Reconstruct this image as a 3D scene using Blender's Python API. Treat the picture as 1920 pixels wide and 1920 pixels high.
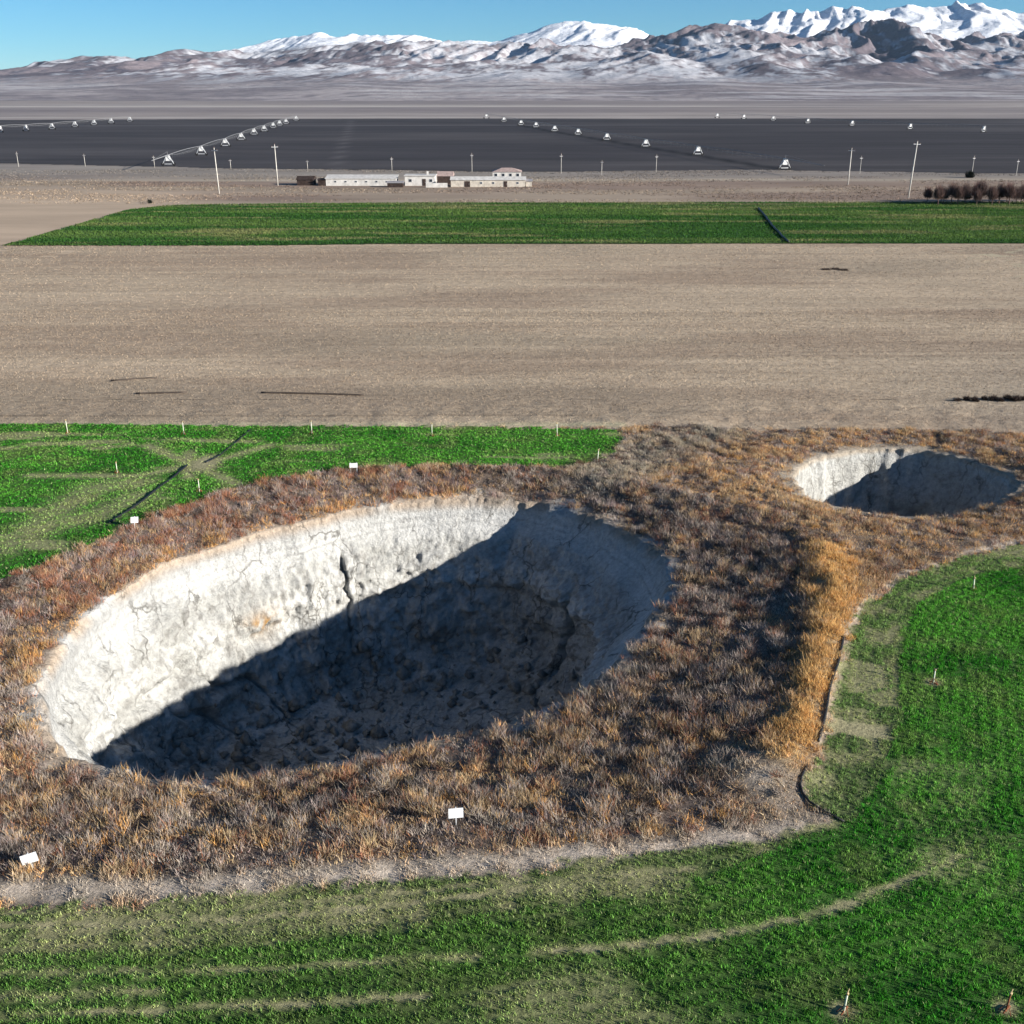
import bpy, math, random
import numpy as np
for o in list(bpy.data.objects): bpy.data.objects.remove(o)
scene = bpy.context.scene
COL = scene.collection
R = math.radians

# ------------------------------------------------------------------ camera
cam_d = bpy.data.cameras.new('camera'); cam = bpy.data.objects.new('camera', cam_d); COL.objects.link(cam)
cam.location = (0, 0, 28.0)
cam.rotation_euler = (R(90 - 21.354), 0, 0)
cam_d.sensor_width = 36; cam_d.lens = 36 * 2059 / 1920
scene.cycles.diffuse_bounces = 6
cam_d.clip_start = 0.5; cam_d.clip_end = 60000
scene.camera = cam
scene.render.resolution_x = scene.render.resolution_y = 1024

# ------------------------------------------------------------------ light
SUN_EL, SUN_AZ = 14.8, 112.0            # azimuth clockwise from +Y
world = bpy.data.worlds.new('World'); scene.world = world; world.use_nodes = True
nt = world.node_tree; nt.nodes.clear()
sky = nt.nodes.new('ShaderNodeTexSky'); sky.sky_type = 'NISHITA'; sky.sun_disc = False
sky.sun_elevation = R(SUN_EL); sky.sun_rotation = R(SUN_AZ)
sky.altitude = 3000; sky.air_density = 1.0; sky.dust_density = 0.0; sky.ozone_density = 10.0
bg = nt.nodes.new('ShaderNodeBackground'); bg.inputs['Strength'].default_value = 0.069
wo = nt.nodes.new('ShaderNodeOutputWorld')
tn = nt.nodes.new('ShaderNodeMix'); tn.data_type = 'RGBA'; tn.blend_type = 'MULTIPLY'; tn.inputs['Factor'].default_value = 1.0; tn.inputs['B'].default_value = (1.45, 1.10, .74, 1)
nt.links.new(sky.outputs[0], tn.inputs['A']); nt.links.new(tn.outputs['Result'], bg.inputs['Color']); nt.links.new(bg.outputs[0], wo.inputs['Surface'])
sd = bpy.data.lights.new('sun', 'SUN'); sd.energy = 4.4; sd.angle = R(0.53); sd.color = (1.0, 0.95, 0.87)
so = bpy.data.objects.new('sun', sd); COL.objects.link(so)
so.rotation_euler = (R(90 - SUN_EL), 0, R(180 - SUN_AZ)); so.location = (60, -60, 80)
vs = scene.view_settings
vs.view_transform = 'Standard'; vs.look = 'None'; vs.gamma = 1.0; vs.exposure = 1.30; vs.use_curve_mapping = False

# ------------------------------------------------------------------ helpers
rng = np.random.default_rng(11)
random.seed(5)

def hash3(ix, iy, iz, s):
    h = (ix.astype(np.int64) * 374761393 + iy.astype(np.int64) * 668265263 + iz.astype(np.int64) * 2147483647 + s * 974634777) & 0xFFFFFFFF
    h = ((h ^ (h >> 13)) * 1274126177) & 0xFFFFFFFF
    h = ((h ^ (h >> 16)) * 2246822519) & 0xFFFFFFFF
    return ((h ^ (h >> 15)) & 0xFFFFFF) / float(0xFFFFFF)

def vnoise(x, y, z=None, seed=0):
    x = np.asarray(x, float); y = np.asarray(y, float)
    z = np.zeros_like(x) if z is None else np.asarray(z, float)
    x0, y0, z0 = np.floor(x), np.floor(y), np.floor(z)
    fx, fy, fz = x - x0, y - y0, z - z0
    fx = fx * fx * (3 - 2 * fx); fy = fy * fy * (3 - 2 * fy); fz = fz * fz * (3 - 2 * fz)
    x0 = x0.astype(np.int64); y0 = y0.astype(np.int64); z0 = z0.astype(np.int64)
    def c(a, b, d): return hash3(x0 + a, y0 + b, z0 + d, seed)
    if not np.any(fz):
        return (c(0,0,0)*(1-fx)+c(1,0,0)*fx)*(1-fy) + (c(0,1,0)*(1-fx)+c(1,1,0)*fx)*fy
    a = (c(0,0,0)*(1-fx)+c(1,0,0)*fx)*(1-fy) + (c(0,1,0)*(1-fx)+c(1,1,0)*fx)*fy
    b = (c(0,0,1)*(1-fx)+c(1,0,1)*fx)*(1-fy) + (c(0,1,1)*(1-fx)+c(1,1,1)*fx)*fy
    return a*(1-fz) + b*fz

def fbm(x, y, z=None, octv=4, seed=0, gain=0.5):
    t = 0; a = 1.0; n = 0; f = 1.0
    for i in range(octv):
        t = t + a * vnoise(np.asarray(x)*f + 17.3*i, np.asarray(y)*f - 9.1*i, None if z is None else np.asarray(z)*f + 3.7*i, seed + i)
        n += a; a *= gain; f *= 2.03
    return t / n

def ridged(x, y, z=None, octv=4, seed=0, gain=0.5):
    t = 0; a = 1.0; n = 0; f = 1.0
    for i in range(octv):
        v = vnoise(np.asarray(x)*f + 7.3*i, np.asarray(y)*f + 5.1*i, None if z is None else np.asarray(z)*f + 2.7*i, seed + i)
        t = t + a * (1 - np.abs(2*v - 1)); n += a; a *= gain; f *= 2.03
    return t / n

def sstep(a, b, x):
    t = np.clip((x - a) / (b - a), 0, 1); return t*t*(3 - 2*t)

def inside(poly, x, y):
    r = np.zeros(np.shape(x), bool); n = len(poly)
    for i in range(n):
        x1, y1 = poly[i][:2]; x2, y2 = poly[(i+1) % n][:2]
        if y1 == y2: continue
        c = ((y1 > y) != (y2 > y)) & (x < (x2-x1)*(y-y1)/(y2-y1) + x1)
        r ^= c
    return r

def pdist(line, x, y):
    d = np.full(np.shape(x), 1e9)
    for i in range(len(line)-1):
        ax, ay = line[i][:2]; bx, by = line[i+1][:2]
        L2 = (bx-ax)**2 + (by-ay)**2 + 1e-12
        t = np.clip(((x-ax)*(bx-ax) + (y-ay)*(by-ay)) / L2, 0, 1)
        d = np.minimum(d, np.hypot(x-(ax+t*(bx-ax)), y-(ay+t*(by-ay))))
    return d

def mixc(a, b, t):
    t = np.asarray(t)[..., None]; return np.asarray(a)*(1-t) + np.asarray(b)*t

def mesh_np(name, V, F, mat, col=None, smooth=False, parent=None):
    """V (n,3), F (m,k) index array -> one mesh object"""
    me = bpy.data.meshes.new(name)
    V = np.ascontiguousarray(V, np.float32); F = np.ascontiguousarray(F, np.int32); k = F.shape[1]
    me.vertices.add(len(V)); me.vertices.foreach_set('co', V.ravel())
    me.loops.add(F.size); me.loops.foreach_set('vertex_index', F.ravel())
    me.polygons.add(len(F)); me.polygons.foreach_set('loop_start', np.arange(0, F.size, k, dtype=np.int32))
    if smooth: me.polygons.foreach_set('use_smooth', np.ones(len(F), bool))
    if col is not None:
        a = me.color_attributes.new('Col', 'FLOAT_COLOR', 'POINT')
        c4 = np.ones((len(V), 4), np.float32); c4[:, :3] = col
        a.data.foreach_set('color', c4.ravel())
    me.update(calc_edges=True); me.validate()
    me.materials.append(mat)
    o = bpy.data.objects.new(name, me); COL.objects.link(o)
    if parent: o.parent = parent
    return o

class MB:
    """collects boxes, tubes and prisms into one mesh"""
    def __init__(s): s.v = []; s.f = []
    def add(s, vs, fs):
        b = len(s.v); s.v += [tuple(p) for p in vs]; s.f += [tuple(i + b for i in f) for f in fs]; return s
    def box(s, x0, x1, y0, y1, z0, z1):
        return s.add([(x0,y0,z0),(x1,y0,z0),(x1,y1,z0),(x0,y1,z0),(x0,y0,z1),(x1,y0,z1),(x1,y1,z1),(x0,y1,z1)],
                     [(0,3,2,1),(4,5,6,7),(0,1,5,4),(1,2,6,5),(2,3,7,6),(3,0,4,7)])
    def tube(s, pts, rad, n=6):
        pts = [np.array(p, float) for p in pts]; rings = []
        rads = rad if hasattr(rad, '__len__') else [rad]*len(pts)
        vs = []
        for i, p in enumerate(pts):
            d = pts[min(i+1, len(pts)-1)] - pts[max(i-1, 0)]; d /= np.linalg.norm(d) + 1e-9
            up = np.array((0,0,1.)) if abs(d[2]) < .9 else np.array((1.,0,0))
            a = np.cross(d, up); a /= np.linalg.norm(a); b = np.cross(a, d)
            for k in range(n):
                t = 2*math.pi*k/n; vs.append(p + rads[i]*(math.cos(t)*a + math.sin(t)*b))
        fs = []
        for i in range(len(pts)-1):
            for k in range(n):
                q = i*n; fs.append((q+k, q+(k+1) % n, q+n+(k+1) % n, q+n+k))
        fs.append(tuple(reversed(range(n)))); fs.append(tuple(range((len(pts)-1)*n, len(pts)*n)))
        return s.add(vs, fs)
    def prism(s, prof, y0, y1):          # profile in x,z, extruded along y
        n = len(prof)
        vs = [(p[0], y0, p[1]) for p in prof] + [(p[0], y1, p[1]) for p in prof]
        return s.add(vs, [tuple(range(n)), tuple(reversed(range(n, 2*n)))] + [(i, n+i, n+(i+1) % n, (i+1) % n) for i in range(n)])
    def build(s, name, mat, parent=None, smooth=False):
        me = bpy.data.meshes.new(name); me.from_pydata([tuple(map(float, p)) for p in s.v], [], s.f); me.update()
        import bmesh
        bm = bmesh.new(); bm.from_mesh(me); bmesh.ops.recalc_face_normals(bm, faces=bm.faces); bm.to_mesh(me); bm.free()
        if smooth:
            for p in me.polygons: p.use_smooth = True
        me.materials.append(mat)
        o = bpy.data.objects.new(name, me); COL.objects.link(o)
        if parent: o.parent = parent
        return o

def tag(o, label=None, cat=None, group=None, kind=None):
    if label: o['label'] = label
    if cat: o['category'] = cat
    if group: o['group'] = group
    if kind: o['kind'] = kind
    return o

def empty(name, loc, rz=0.0):
    o = bpy.data.objects.new(name, None); o.empty_display_size = .3; COL.objects.link(o)
    o.location = loc; o.rotation_euler = (0, 0, rz); return o

def copy_tree(o, parent=None):
    c = o.copy(); COL.objects.link(c); c.parent = parent
    for ch in o.children: copy_tree(ch, c)
    return c

# ------------------------------------------------------------------ materials
def new_mat(name, rough=0.9, spec=0.2):
    m = bpy.data.materials.new(name); m.use_nodes = True
    b = m.node_tree.nodes['Principled BSDF']; b.inputs['Roughness'].default_value = rough
    b.inputs['Specular IOR Level'].default_value = spec
    return m, m.node_tree, b

def N(t, typ, **kw):
    n = t.nodes.new(typ)
    for k, v in kw.items():
        if hasattr(n, k): setattr(n, k, v)
        else: n.inputs[k].default_value = v
    return n

def vary_mat(name, base=None, amt=(0.6, 1.35), scale=3.0, detail=8.0, bump=0.3, bscale=6.0, bdist=0.1, rough=0.95, stretch=(1,1,1), spec=0.1, sub=0.0):
    """colour (attribute Col or a flat base) multiplied by fine mottling, plus a bump"""
    m, t, b = new_mat(name, rough, spec)
    tc = N(t, 'ShaderNodeNewGeometry'); mp = N(t, 'ShaderNodeMapping'); mp.inputs['Scale'].default_value = stretch
    t.links.new(tc.outputs['Position'], mp.inputs['Vector'])
    n1 = N(t, 'ShaderNodeTexNoise', Scale=scale, Detail=detail, Roughness=0.65); t.links.new(mp.outputs[0], n1.inputs['Vector'])
    mr = N(t, 'ShaderNodeMapRange'); mr.inputs['From Min'].default_value = .28; mr.inputs['From Max'].default_value = .72
    mr.inputs['To Min'].default_value = amt[0]; mr.inputs['To Max'].default_value = amt[1]
    t.links.new(n1.outputs['Fac'], mr.inputs['Value'])
    vm = N(t, 'ShaderNodeVectorMath', operation='SCALE')
    if base is None:
        at = N(t, 'ShaderNodeAttribute', attribute_name='Col'); t.links.new(at.outputs['Color'], vm.inputs[0])
    else: vm.inputs[0].default_value = base
    t.links.new(mr.outputs[0], vm.inputs['Scale']); t.links.new(vm.outputs[0], b.inputs['Base Color'])
    if bump:
        n2 = N(t, 'ShaderNodeTexNoise', Scale=bscale, Detail=9.0, Roughness=0.7); t.links.new(mp.outputs[0], n2.inputs['Vector'])
        bp = N(t, 'ShaderNodeBump', Strength=bump, Distance=bdist); t.links.new(n2.outputs['Fac'], bp.inputs['Height'])
        t.links.new(bp.outputs[0], b.inputs['Normal'])
    return m

def leaf_mat(name, trans=0.25):
    m = bpy.data.materials.new(name); m.use_nodes = True; t = m.node_tree; t.nodes.clear()
    at = N(t, 'ShaderNodeAttribute', attribute_name='Col')
    d = N(t, 'ShaderNodeBsdfDiffuse'); tr = N(t, 'ShaderNodeBsdfTranslucent'); mx = N(t, 'ShaderNodeMixShader'); mx.inputs[0].default_value = trans
    o = N(t, 'ShaderNodeOutputMaterial')
    t.links.new(at.outputs['Color'], d.inputs['Color']); t.links.new(at.outputs['Color'], tr.inputs['Color'])
    t.links.new(d.outputs[0], mx.inputs[1]); t.links.new(tr.outputs[0], mx.inputs[2]); t.links.new(mx.outputs[0], o.inputs['Surface'])
    return m

M = {}
M['ground'] = vary_mat('soil_mixed', amt=(.65, 1.35), scale=4.5, bump=.6, bscale=5, bdist=.25)
M['stubble'] = vary_mat('stubble_soil', amt=(.72, 1.28), scale=1.1, detail=10, bump=.7, bscale=2.2, bdist=.25, stretch=(.7, 1, 1))
M['chalk'] = vary_mat('chalky_marl', amt=(.68, 1.22), scale=3.2, detail=12, bump=1.0, bscale=3.5, bdist=.30, spec=.05)
def add_cracks(m):
    """dark joints between the blocks of marl"""
    t = m.node_tree; b = t.nodes['Principled BSDF']; lk = b.inputs['Base Color'].links[0]; src = lk.from_socket
    g = N(t, 'ShaderNodeNewGeometry'); nz = N(t, 'ShaderNodeTexNoise', Scale=.9, Detail=5.0); t.links.new(g.outputs['Position'], nz.inputs['Vector'])
    ad = N(t, 'ShaderNodeVectorMath', operation='MULTIPLY_ADD'); ad.inputs[1].default_value = (1.6, 1.6, 1.6); t.links.new(nz.outputs['Color'], ad.inputs[0]); t.links.new(g.outputs['Position'], ad.inputs[2])
    mp = N(t, 'ShaderNodeMapping'); mp.inputs['Scale'].default_value = (1, 1, .45); t.links.new(ad.outputs[0], mp.inputs['Vector'])
    v = N(t, 'ShaderNodeTexVoronoi', feature='DISTANCE_TO_EDGE', Scale=.55); t.links.new(mp.outputs[0], v.inputs['Vector'])
    mr = N(t, 'ShaderNodeMapRange'); mr.inputs['From Max'].default_value = .045; mr.inputs['To Min'].default_value = 1.0; mr.inputs['To Max'].default_value = 0.0; t.links.new(v.outputs['Distance'], mr.inputs['Value'])
    n2 = N(t, 'ShaderNodeTexNoise', Scale=.35, Detail=3.0); t.links.new(g.outputs['Position'], n2.inputs['Vector'])
    m2 = N(t, 'ShaderNodeMapRange'); m2.inputs['From Min'].default_value = .46; m2.inputs['From Max'].default_value = .60; m2.inputs['To Max'].default_value = .8; t.links.new(n2.outputs['Fac'], m2.inputs['Value'])
    mu = N(t, 'ShaderNodeMath', operation='MULTIPLY'); t.links.new(mr.outputs[0], mu.inputs[0]); t.links.new(m2.outputs[0], mu.inputs[1])
    mx = N(t, 'ShaderNodeMix', data_type='RGBA'); t.links.new(mu.outputs[0], mx.inputs['Factor']); t.links.new(src, mx.inputs['A']); mx.inputs['B'].default_value = (.09, .085, .075, 1); 
    n3 = N(t, 'ShaderNodeTexNoise', Scale=4.5, Detail=6.0, Roughness=.75); t.links.new(g.outputs['Position'], n3.inputs['Vector'])
    m3 = N(t, 'ShaderNodeMapRange'); m3.inputs['From Min'].default_value = .58; m3.inputs['From Max'].default_value = .68; m3.inputs['To Max'].default_value = .5; t.links.new(n3.outputs['Fac'], m3.inputs['Value'])
    mx2 = N(t, 'ShaderNodeMix', data_type='RGBA'); t.links.new(m3.outputs[0], mx2.inputs['Factor']); t.links.new(mx.outputs['Result'], mx2.inputs['A']); mx2.inputs['B'].default_value = (.15, .14, .12, 1); t.links.new(mx2.outputs['Result'], b.inputs['Base Color'])
add_cracks(M['chalk'])
M['far'] = vary_mat('far_plain_soil', amt=(.75, 1.25), scale=.06, detail=12, bump=.25, bscale=.2, bdist=.5, stretch=(.25, 1, 1))
M['mount'] = vary_mat('mountain_ground', amt=(.72, 1.28), scale=.04, detail=12, bump=.6, bscale=.02, bdist=14)
M['dryleaf'] = leaf_mat('dry_grass_stalks', .15)
M['greenleaf'] = leaf_mat('wheat_leaves', .3)
M['hose'] = vary_mat('black_polythene', base=(.012, .012, .013), amt=(.7, 1.5), scale=2, bump=0, rough=.5, spec=.4)
M['brownhose'] = vary_mat('dusty_hose', base=(.07, .055, .045), amt=(.6, 1.5), scale=.8, bump=0, rough=.7)
M['signwhite'] = vary_mat('sign_white_paint', base=(.8, .79, .77), amt=(.85, 1.05), scale=5, bump=.05, rough=.5, spec=.4)
M['steel'] = vary_mat('galvanised_steel', base=(.55, .56, .57), amt=(.7, 1.2), scale=2, bump=0, rough=.45, spec=.5)
M['pvc'] = vary_mat('pale_pvc', base=(.62, .64, .5), amt=(.8, 1.1), scale=4, bump=0, rough=.5, spec=.4)
M['brass'] = vary_mat('sprinkler_brass', base=(.45, .33, .16), amt=(.7, 1.1), scale=8, bump=0, rough=.4, spec=.5)
M['rust'] = vary_mat('rusty_iron', base=(.20, .075, .04), amt=(.6, 1.4), scale=9, bump=.2, rough=.85)
M['rubber'] = vary_mat('tyre_rubber', base=(.02, .02, .022), amt=(.7, 1.4), scale=5, bump=0, rough=.8)
M['concrete'] = vary_mat('pole_concrete', base=(.62, .58, .52), amt=(.75, 1.15), scale=1.5, bump=.1, rough=.85)
M['ceramic'] = vary_mat('insulator_ceramic', base=(.16, .09, .06), amt=(.8, 1.2), scale=5, bump=0, rough=.3, spec=.5)
M['plaster'] = vary_mat('whitewashed_wall', base=(.66, .63, .59), amt=(.6, 1.1), scale=.9, bump=.15, bscale=3)
M['beigewall'] = vary_mat('limewashed_stone', base=(.58, .52, .44), amt=(.6, 1.15), scale=.9, bump=.3, bscale=2)
M['rooftile'] = vary_mat('clay_tile', base=(.40, .30, .27), amt=(.6, 1.3), scale=1.2, bump=.4, bscale=4)
M['dullsteel'] = vary_mat('dull_galvanised', base=(.24, .24, .245), amt=(.7, 1.2), scale=2, bump=0, rough=.6, spec=.3)
M['rooftin'] = vary_mat('weathered_tin', base=(.33, .31, .31), amt=(.6, 1.3), scale=.8, bump=.2, bscale=3, rough=.6)
M['darkwood'] = vary_mat('dark_timber', base=(.045, .032, .028), amt=(.5, 1.6), scale=1.4, bump=.3)
M['glass'] = vary_mat('dark_window_glass', base=(.03, .035, .045), amt=(.8, 1.2), scale=1, bump=0, rough=.1, spec=.5)
M['bark'] = vary_mat('bare_bark', base=(.16, .10, .085), amt=(.6, 1.4), scale=4, bump=.3)

# ------------------------------------------------------------------ layout (metres, camera above the origin)
BC = (-8.0, 60.0)                        # centre of the large sinkhole
RIM = [(-24.11, 48.97, -0.8), (-22.63, 45.87, -0.9), (-20.17, 43.01, -1.1), (-17.16, 42.02, -1.2), (-13.48, 41.76, -1.3), (-10.03, 42.6, -1.4), (-6.55, 44.17, -1.5), (-2.88, 46.17, -1.7), (1.07, 47.48, -1.45), (3.31, 49.46, -1.4), (5.48, 52.24, -1.4), (6.98, 55.61, -1.4), (8.81, 59.36, -1.4), (10.2, 63.14, -1.4), (9.99, 67.36, -1.4), (8.22, 71.09, -1.4), (4.71, 75.33, -1.45), (0.81, 77.93, -1.6), (-4.43, 77.48, -1.3), (-10.22, 75.51, -1.1), (-15.01, 71.6, -1.0), (-19.01, 68.01, -0.9), (-21.77, 65.12, -0.8), (-23.36, 61.47, -0.8), (-24.68, 56.09, -0.8), (-24.68, 52.93, -0.8)]
RIDGE = [(-30.54, 59.39), (-27.36, 68.65), (-20.58, 78.27), (-10.75, 80.48), (-0.42, 80.98), (7.67, 78.27), (14.84, 73.19), (19.2, 69.13), (19.75, 66.34), (18.79, 60.91), (16.34, 52.66), (13.03, 44.67), (10.07, 39.67), (5.23, 37.22), (0.84, 35.53), (-7.43, 34.67), (-13.36, 33.81), (-19.24, 33.36)] + [(-27, 34.5), (-34, 39), (-37, 47), (-35, 54)]
SC = (29.6, 78.0)                        # centre of the small sinkhole
SRIM = [(21.92, 80.65), (21.83, 78.23), (22.28, 75.26), (24.39, 73.11), (28.61, 72.07), (33.49, 73.95), (36.33, 76.15), (38.32, 78.23), (38.41, 81.15), (36.46, 84.82), (34.49, 86.62), (30.73, 87.33), (26.74, 85.78), (23.54, 83.47)]
W_LEFT = [(-45.24, 93.23), (-26.18, 92.42), (-7.46, 92.1), (4.18, 91.62), (8.77, 91.15), (9.61, 89.3), (8.75, 85.8), (6.8, 83.06), (4.59, 81.24), (-0.42, 81.49), (-5.87, 81.75), (-10.84, 81.24), (-15.59, 79.73), (-19.29, 77.91), (-23.21, 73.19), (-25.87, 69.62), (-28.95, 63.48), (-31.03, 60.52), (-34.7, 55.19)] + [(-80, 58), (-80, 93)]
W_FRONT = [(58.11, 78.27), (33.44, 66.07), (27.48, 63.15), (23.2, 60.29), (19.99, 56.53), (17.98, 52.66), (15.96, 47.1), (14.2, 42.44), (12.12, 38.65), (13.01, 36.97), (7.11, 35.31), (-0.2, 34.11), (-7.18, 33.16), (-12.93, 32.35), (-18.62, 31.93), (-26.04, 31.39)] + [(-60, 31), (-60, 14), (90, 14), (90, 75)]
BRIGHT = [(53.78, 71.62), (31.82, 62.33), (27.15, 60.52), (23.43, 57.22), (21.41, 53.9), (18.37, 44.67), (16.38, 40.78), (13.89, 37.04), (10.19, 35.05), (2.74, 32.35), (-3.05, 31.25), (-8.59, 30.34), (-17.65, 29.7)] + [(-60, 30), (-60, 14), (90, 14)]
CORNER = [(10.7, 39.91)][0]
RIDGE_R = [(20.28, 64.95), (19.21, 59.28), (16.95, 52.51), (14.55, 46.43), (13.39, 44.03), (12.16, 41.41)]
PATH_A = [(12.8, 37.01), (7.17, 35.69), (2.91, 35.05), (-3.26, 34.11), (-7.26, 33.66), (-13.11, 32.98), (-19.08, 32.98)]
PATH_B = [(6.94, 34.17), (0.8, 33.07), (-3.13, 32.35), (-8.85, 31.58), (-13.54, 31.2), (-18.23, 31.04)]
PATH_C = [(17.42, 34.89), (15.39, 33.81), (12.52, 32.3), (10.36, 31.47), (7.34, 30.67), (4.46, 30.16), (0.74, 29.83)]
PATH_D = [(-2.81, 27.85), (-8.85, 27.41), (-13.97, 27.19), (-17.35, 27.03)]
PATH_E = [(-16.85, 27.85), (-14.25, 27.94), (-11.62, 27.99)]
PATH_F = [(0.81, 33.57), (-5.13, 32.69), (-10.86, 31.93), (-15.61, 31.66), (-18.47, 31.58)]
PATH_G = [(-1.1, 29.7), (-6.53, 29.16), (-11.9, 28.92), (-17.27, 28.83)]
PATH_R = [(33.68, 66.61), (28.13, 63.98), (23.78, 61.06), (20.0, 56.87), (18.07, 52.96), (16.45, 48.66), (14.97, 45.14), (13.76, 42.44)]
PATCH_R = [(14.78, 44.91), (17.56, 44.12), (17.07, 42.96), (14.45, 43.67)]
PATCH_R2 = [(17.54, 50.59), (19.22, 49.75), (18.81, 47.61), (16.54, 47.1)]
CROSS = [[(-30.28, 86.79), (-25.51, 82.27), (-20.84, 77.67)], [(-20.12, 86.79), (-23.68, 82.53), (-28.72, 79.11)], [(-36.71, 79.24), (-28.72, 79.11)], [(-26.25, 84.96), (-24.58, 78.87)]]
SWATH = [[(-32.4, 68.65), (-31.59, 73.19), (-30.86, 76.51), (-28.06, 77.67)], [(-32.98, 65.01), (-31.51, 69.13), (-28.58, 71.11), (-27.15, 74.81)]]
ZL = [(16.98, 90.53), (12.88, 87.23), (8.83, 82.01), (7.0, 80.1)]

def polar(poly, c):
    a = np.array([math.atan2(p[1]-c[1], p[0]-c[0]) for p in poly]); r = np.array([math.hypot(p[0]-c[0], p[1]-c[1]) for p in poly])
    z = np.array([p[2] if len(p) > 2 else 0. for p in poly])
    i = np.argsort(a); return a[i], r[i], z[i]
PR, PG, PS = polar(RIM, BC), polar(RIDGE, BC), polar(SRIM, SC)
def prad(P, th, k=1): return np.interp(th, P[0], P[k], period=2*math.pi)
def rim_r(th):
    return prad(PR, th) * (1 + .016*(vnoise(th*9+50, th*0, seed=3)-.5) + .022*(vnoise(th*31+50, th*0, seed=4)-.5) + .016*(vnoise(th*90+50, th*0, seed=2)-.5))
def srim_r(th):
    return prad(PS, th) * (1 + .03*(vnoise(th*7+50, th*0, seed=5)-.5) + .03*(vnoise(th*25+50, th*0, seed=6)-.5))

def ground_z(x, y, rough=True):
    x = np.asarray(x, float); y = np.asarray(y, float)
    th = np.arctan2(y-BC[1], x-BC[0]); r = np.hypot(x-BC[0], y-BC[1])
    rm, rg, zr = prad(PR, th), prad(PG, th), prad(PR, th, 2)
    t = np.clip((rg - r) / np.maximum(rg - rm, .5), 0, 1.15)
    east = np.clip(np.cos(th - .05), 0, 1)**1.5
    prof = (1-east)*sstep(0, 1.1, t)*1.02 + east*(1 - np.clip(1-t, 0, 1)**1.35)
    z = zr * prof
    z = z + .28 * np.exp(-(pdist(RIDGE_R, x, y)/1.0)**2)
    z = z + .55*np.exp(-(np.hypot(x-CORNER[0], y-CORNER[1])/1.8)**2)
    th2 = np.arctan2(y-SC[1], x-SC[0]); r2 = np.hypot(x-SC[0], y-SC[1]); rs = prad(PS, th2)
    z = z - .5*(1 - sstep(1.0, 1.45, r2/rs))
    if rough:
        dry = 1 - np.clip(inside(W_FRONT, x, y) | inside(W_LEFT, x, y), 0, 1)
        z = z + (.10*(fbm(x*.7, y*.7, octv=3, seed=21)-.5) + .25*dry*(fbm(x*.45, y*.45, octv=4, seed=22)-.5)) * sstep(110, 92, y)
    return z

# colours of the things themselves (linear)
def dry_palette(x, y):
    """colour of the dry vegetation that grows at x,y; n blades"""
    n = np.shape(x)
    TAN, GREY, RED, ORG, DRK, PUR = map(np.array, [(.42,.30,.175), (.315,.265,.225), (.26,.12,.07), (.52,.29,.105), (.10,.078,.066), (.225,.17,.165)])
    th = np.arctan2(y-BC[1], x-BC[0]); r = np.hypot(x-BC[0], y-BC[1])
    t = np.clip((prad(PG, th) - r) / np.maximum(prad(PG, th) - prad(PR, th), .5), -1, 2)      # 0 ridge .. 1 rim
    big = (t > -0.05).astype(float)
    u = rng.random(n); sp = fbm(x*.8, y*.8, octv=3, seed=31); sp2 = fbm(x*.8+40, y*.8, octv=3, seed=32); sp3 = fbm(x*.3, y*.3+9, octv=3, seed=33)
    W = np.zeros(n + (6,))
    deg = np.degrees(th) % 360
    far = ((deg > 75) & (deg < 205)).astype(float); near = ((deg >= 205) & (deg < 318)).astype(float); east = 1 - np.clip(far + near, 0, 1)
    W[..., 0] += near*.32 + east*.20 + far*.12;  W[..., 1] += near*.46 + east*.50 + far*.25
    W[..., 2] += near*.14 + east*.18 + far*.50;  W[..., 3] += near*.09 + east*.03 + far*(.04 + .35*sstep(.72, .95, t))
    W[..., 4] += near*.26 + east*.34 + far*.26;  W[..., 5] += near*.06 + east*.10 + far*(.45*sstep(.2, .4, t)*(1-sstep(.7, .85, t)))
    W *= big[..., None]
    o = 1 - big
    W[..., 0] += o*.50; W[..., 1] += o*.28; W[..., 2] += o*.14; W[..., 3] += o*.20; W[..., 4] += o*.10
    rs = np.exp(-(pdist(RIDGE_R, x, y)/1.0)**2); W[..., 3] += 3*rs; W[..., 0] += 1.2*rs
    # species come in patches
    W[..., 0] *= .3 + 2.2*sstep(.40, .62, sp); W[..., 1] *= .3 + 2.2*sstep(.58, .40, sp)
    W[..., 2] *= .15 + 2.6*sstep(.45, .65, sp2); W[..., 3] *= .4 + 1.8*sstep(.60, .42, sp2); W[..., 4] *= .3 + 2.2*sstep(.45, .65, sp3)
    c = np.cumsum(W, -1); c /= c[..., -1:]
    k = (u[..., None] > c).sum(-1).clip(0, 5)
    pal = np.stack([TAN, GREY, RED, ORG, DRK, PUR])
    grey_end = sstep(5, 1, pdist(ZL, x, y)); out = mixc(pal[k], (.27,.25,.205), .75*grey_end)
    return out * (.55 + .85*rng.random(n))[..., None] * (1 + .1*(rng.random(n + (3,))-.5))

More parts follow.
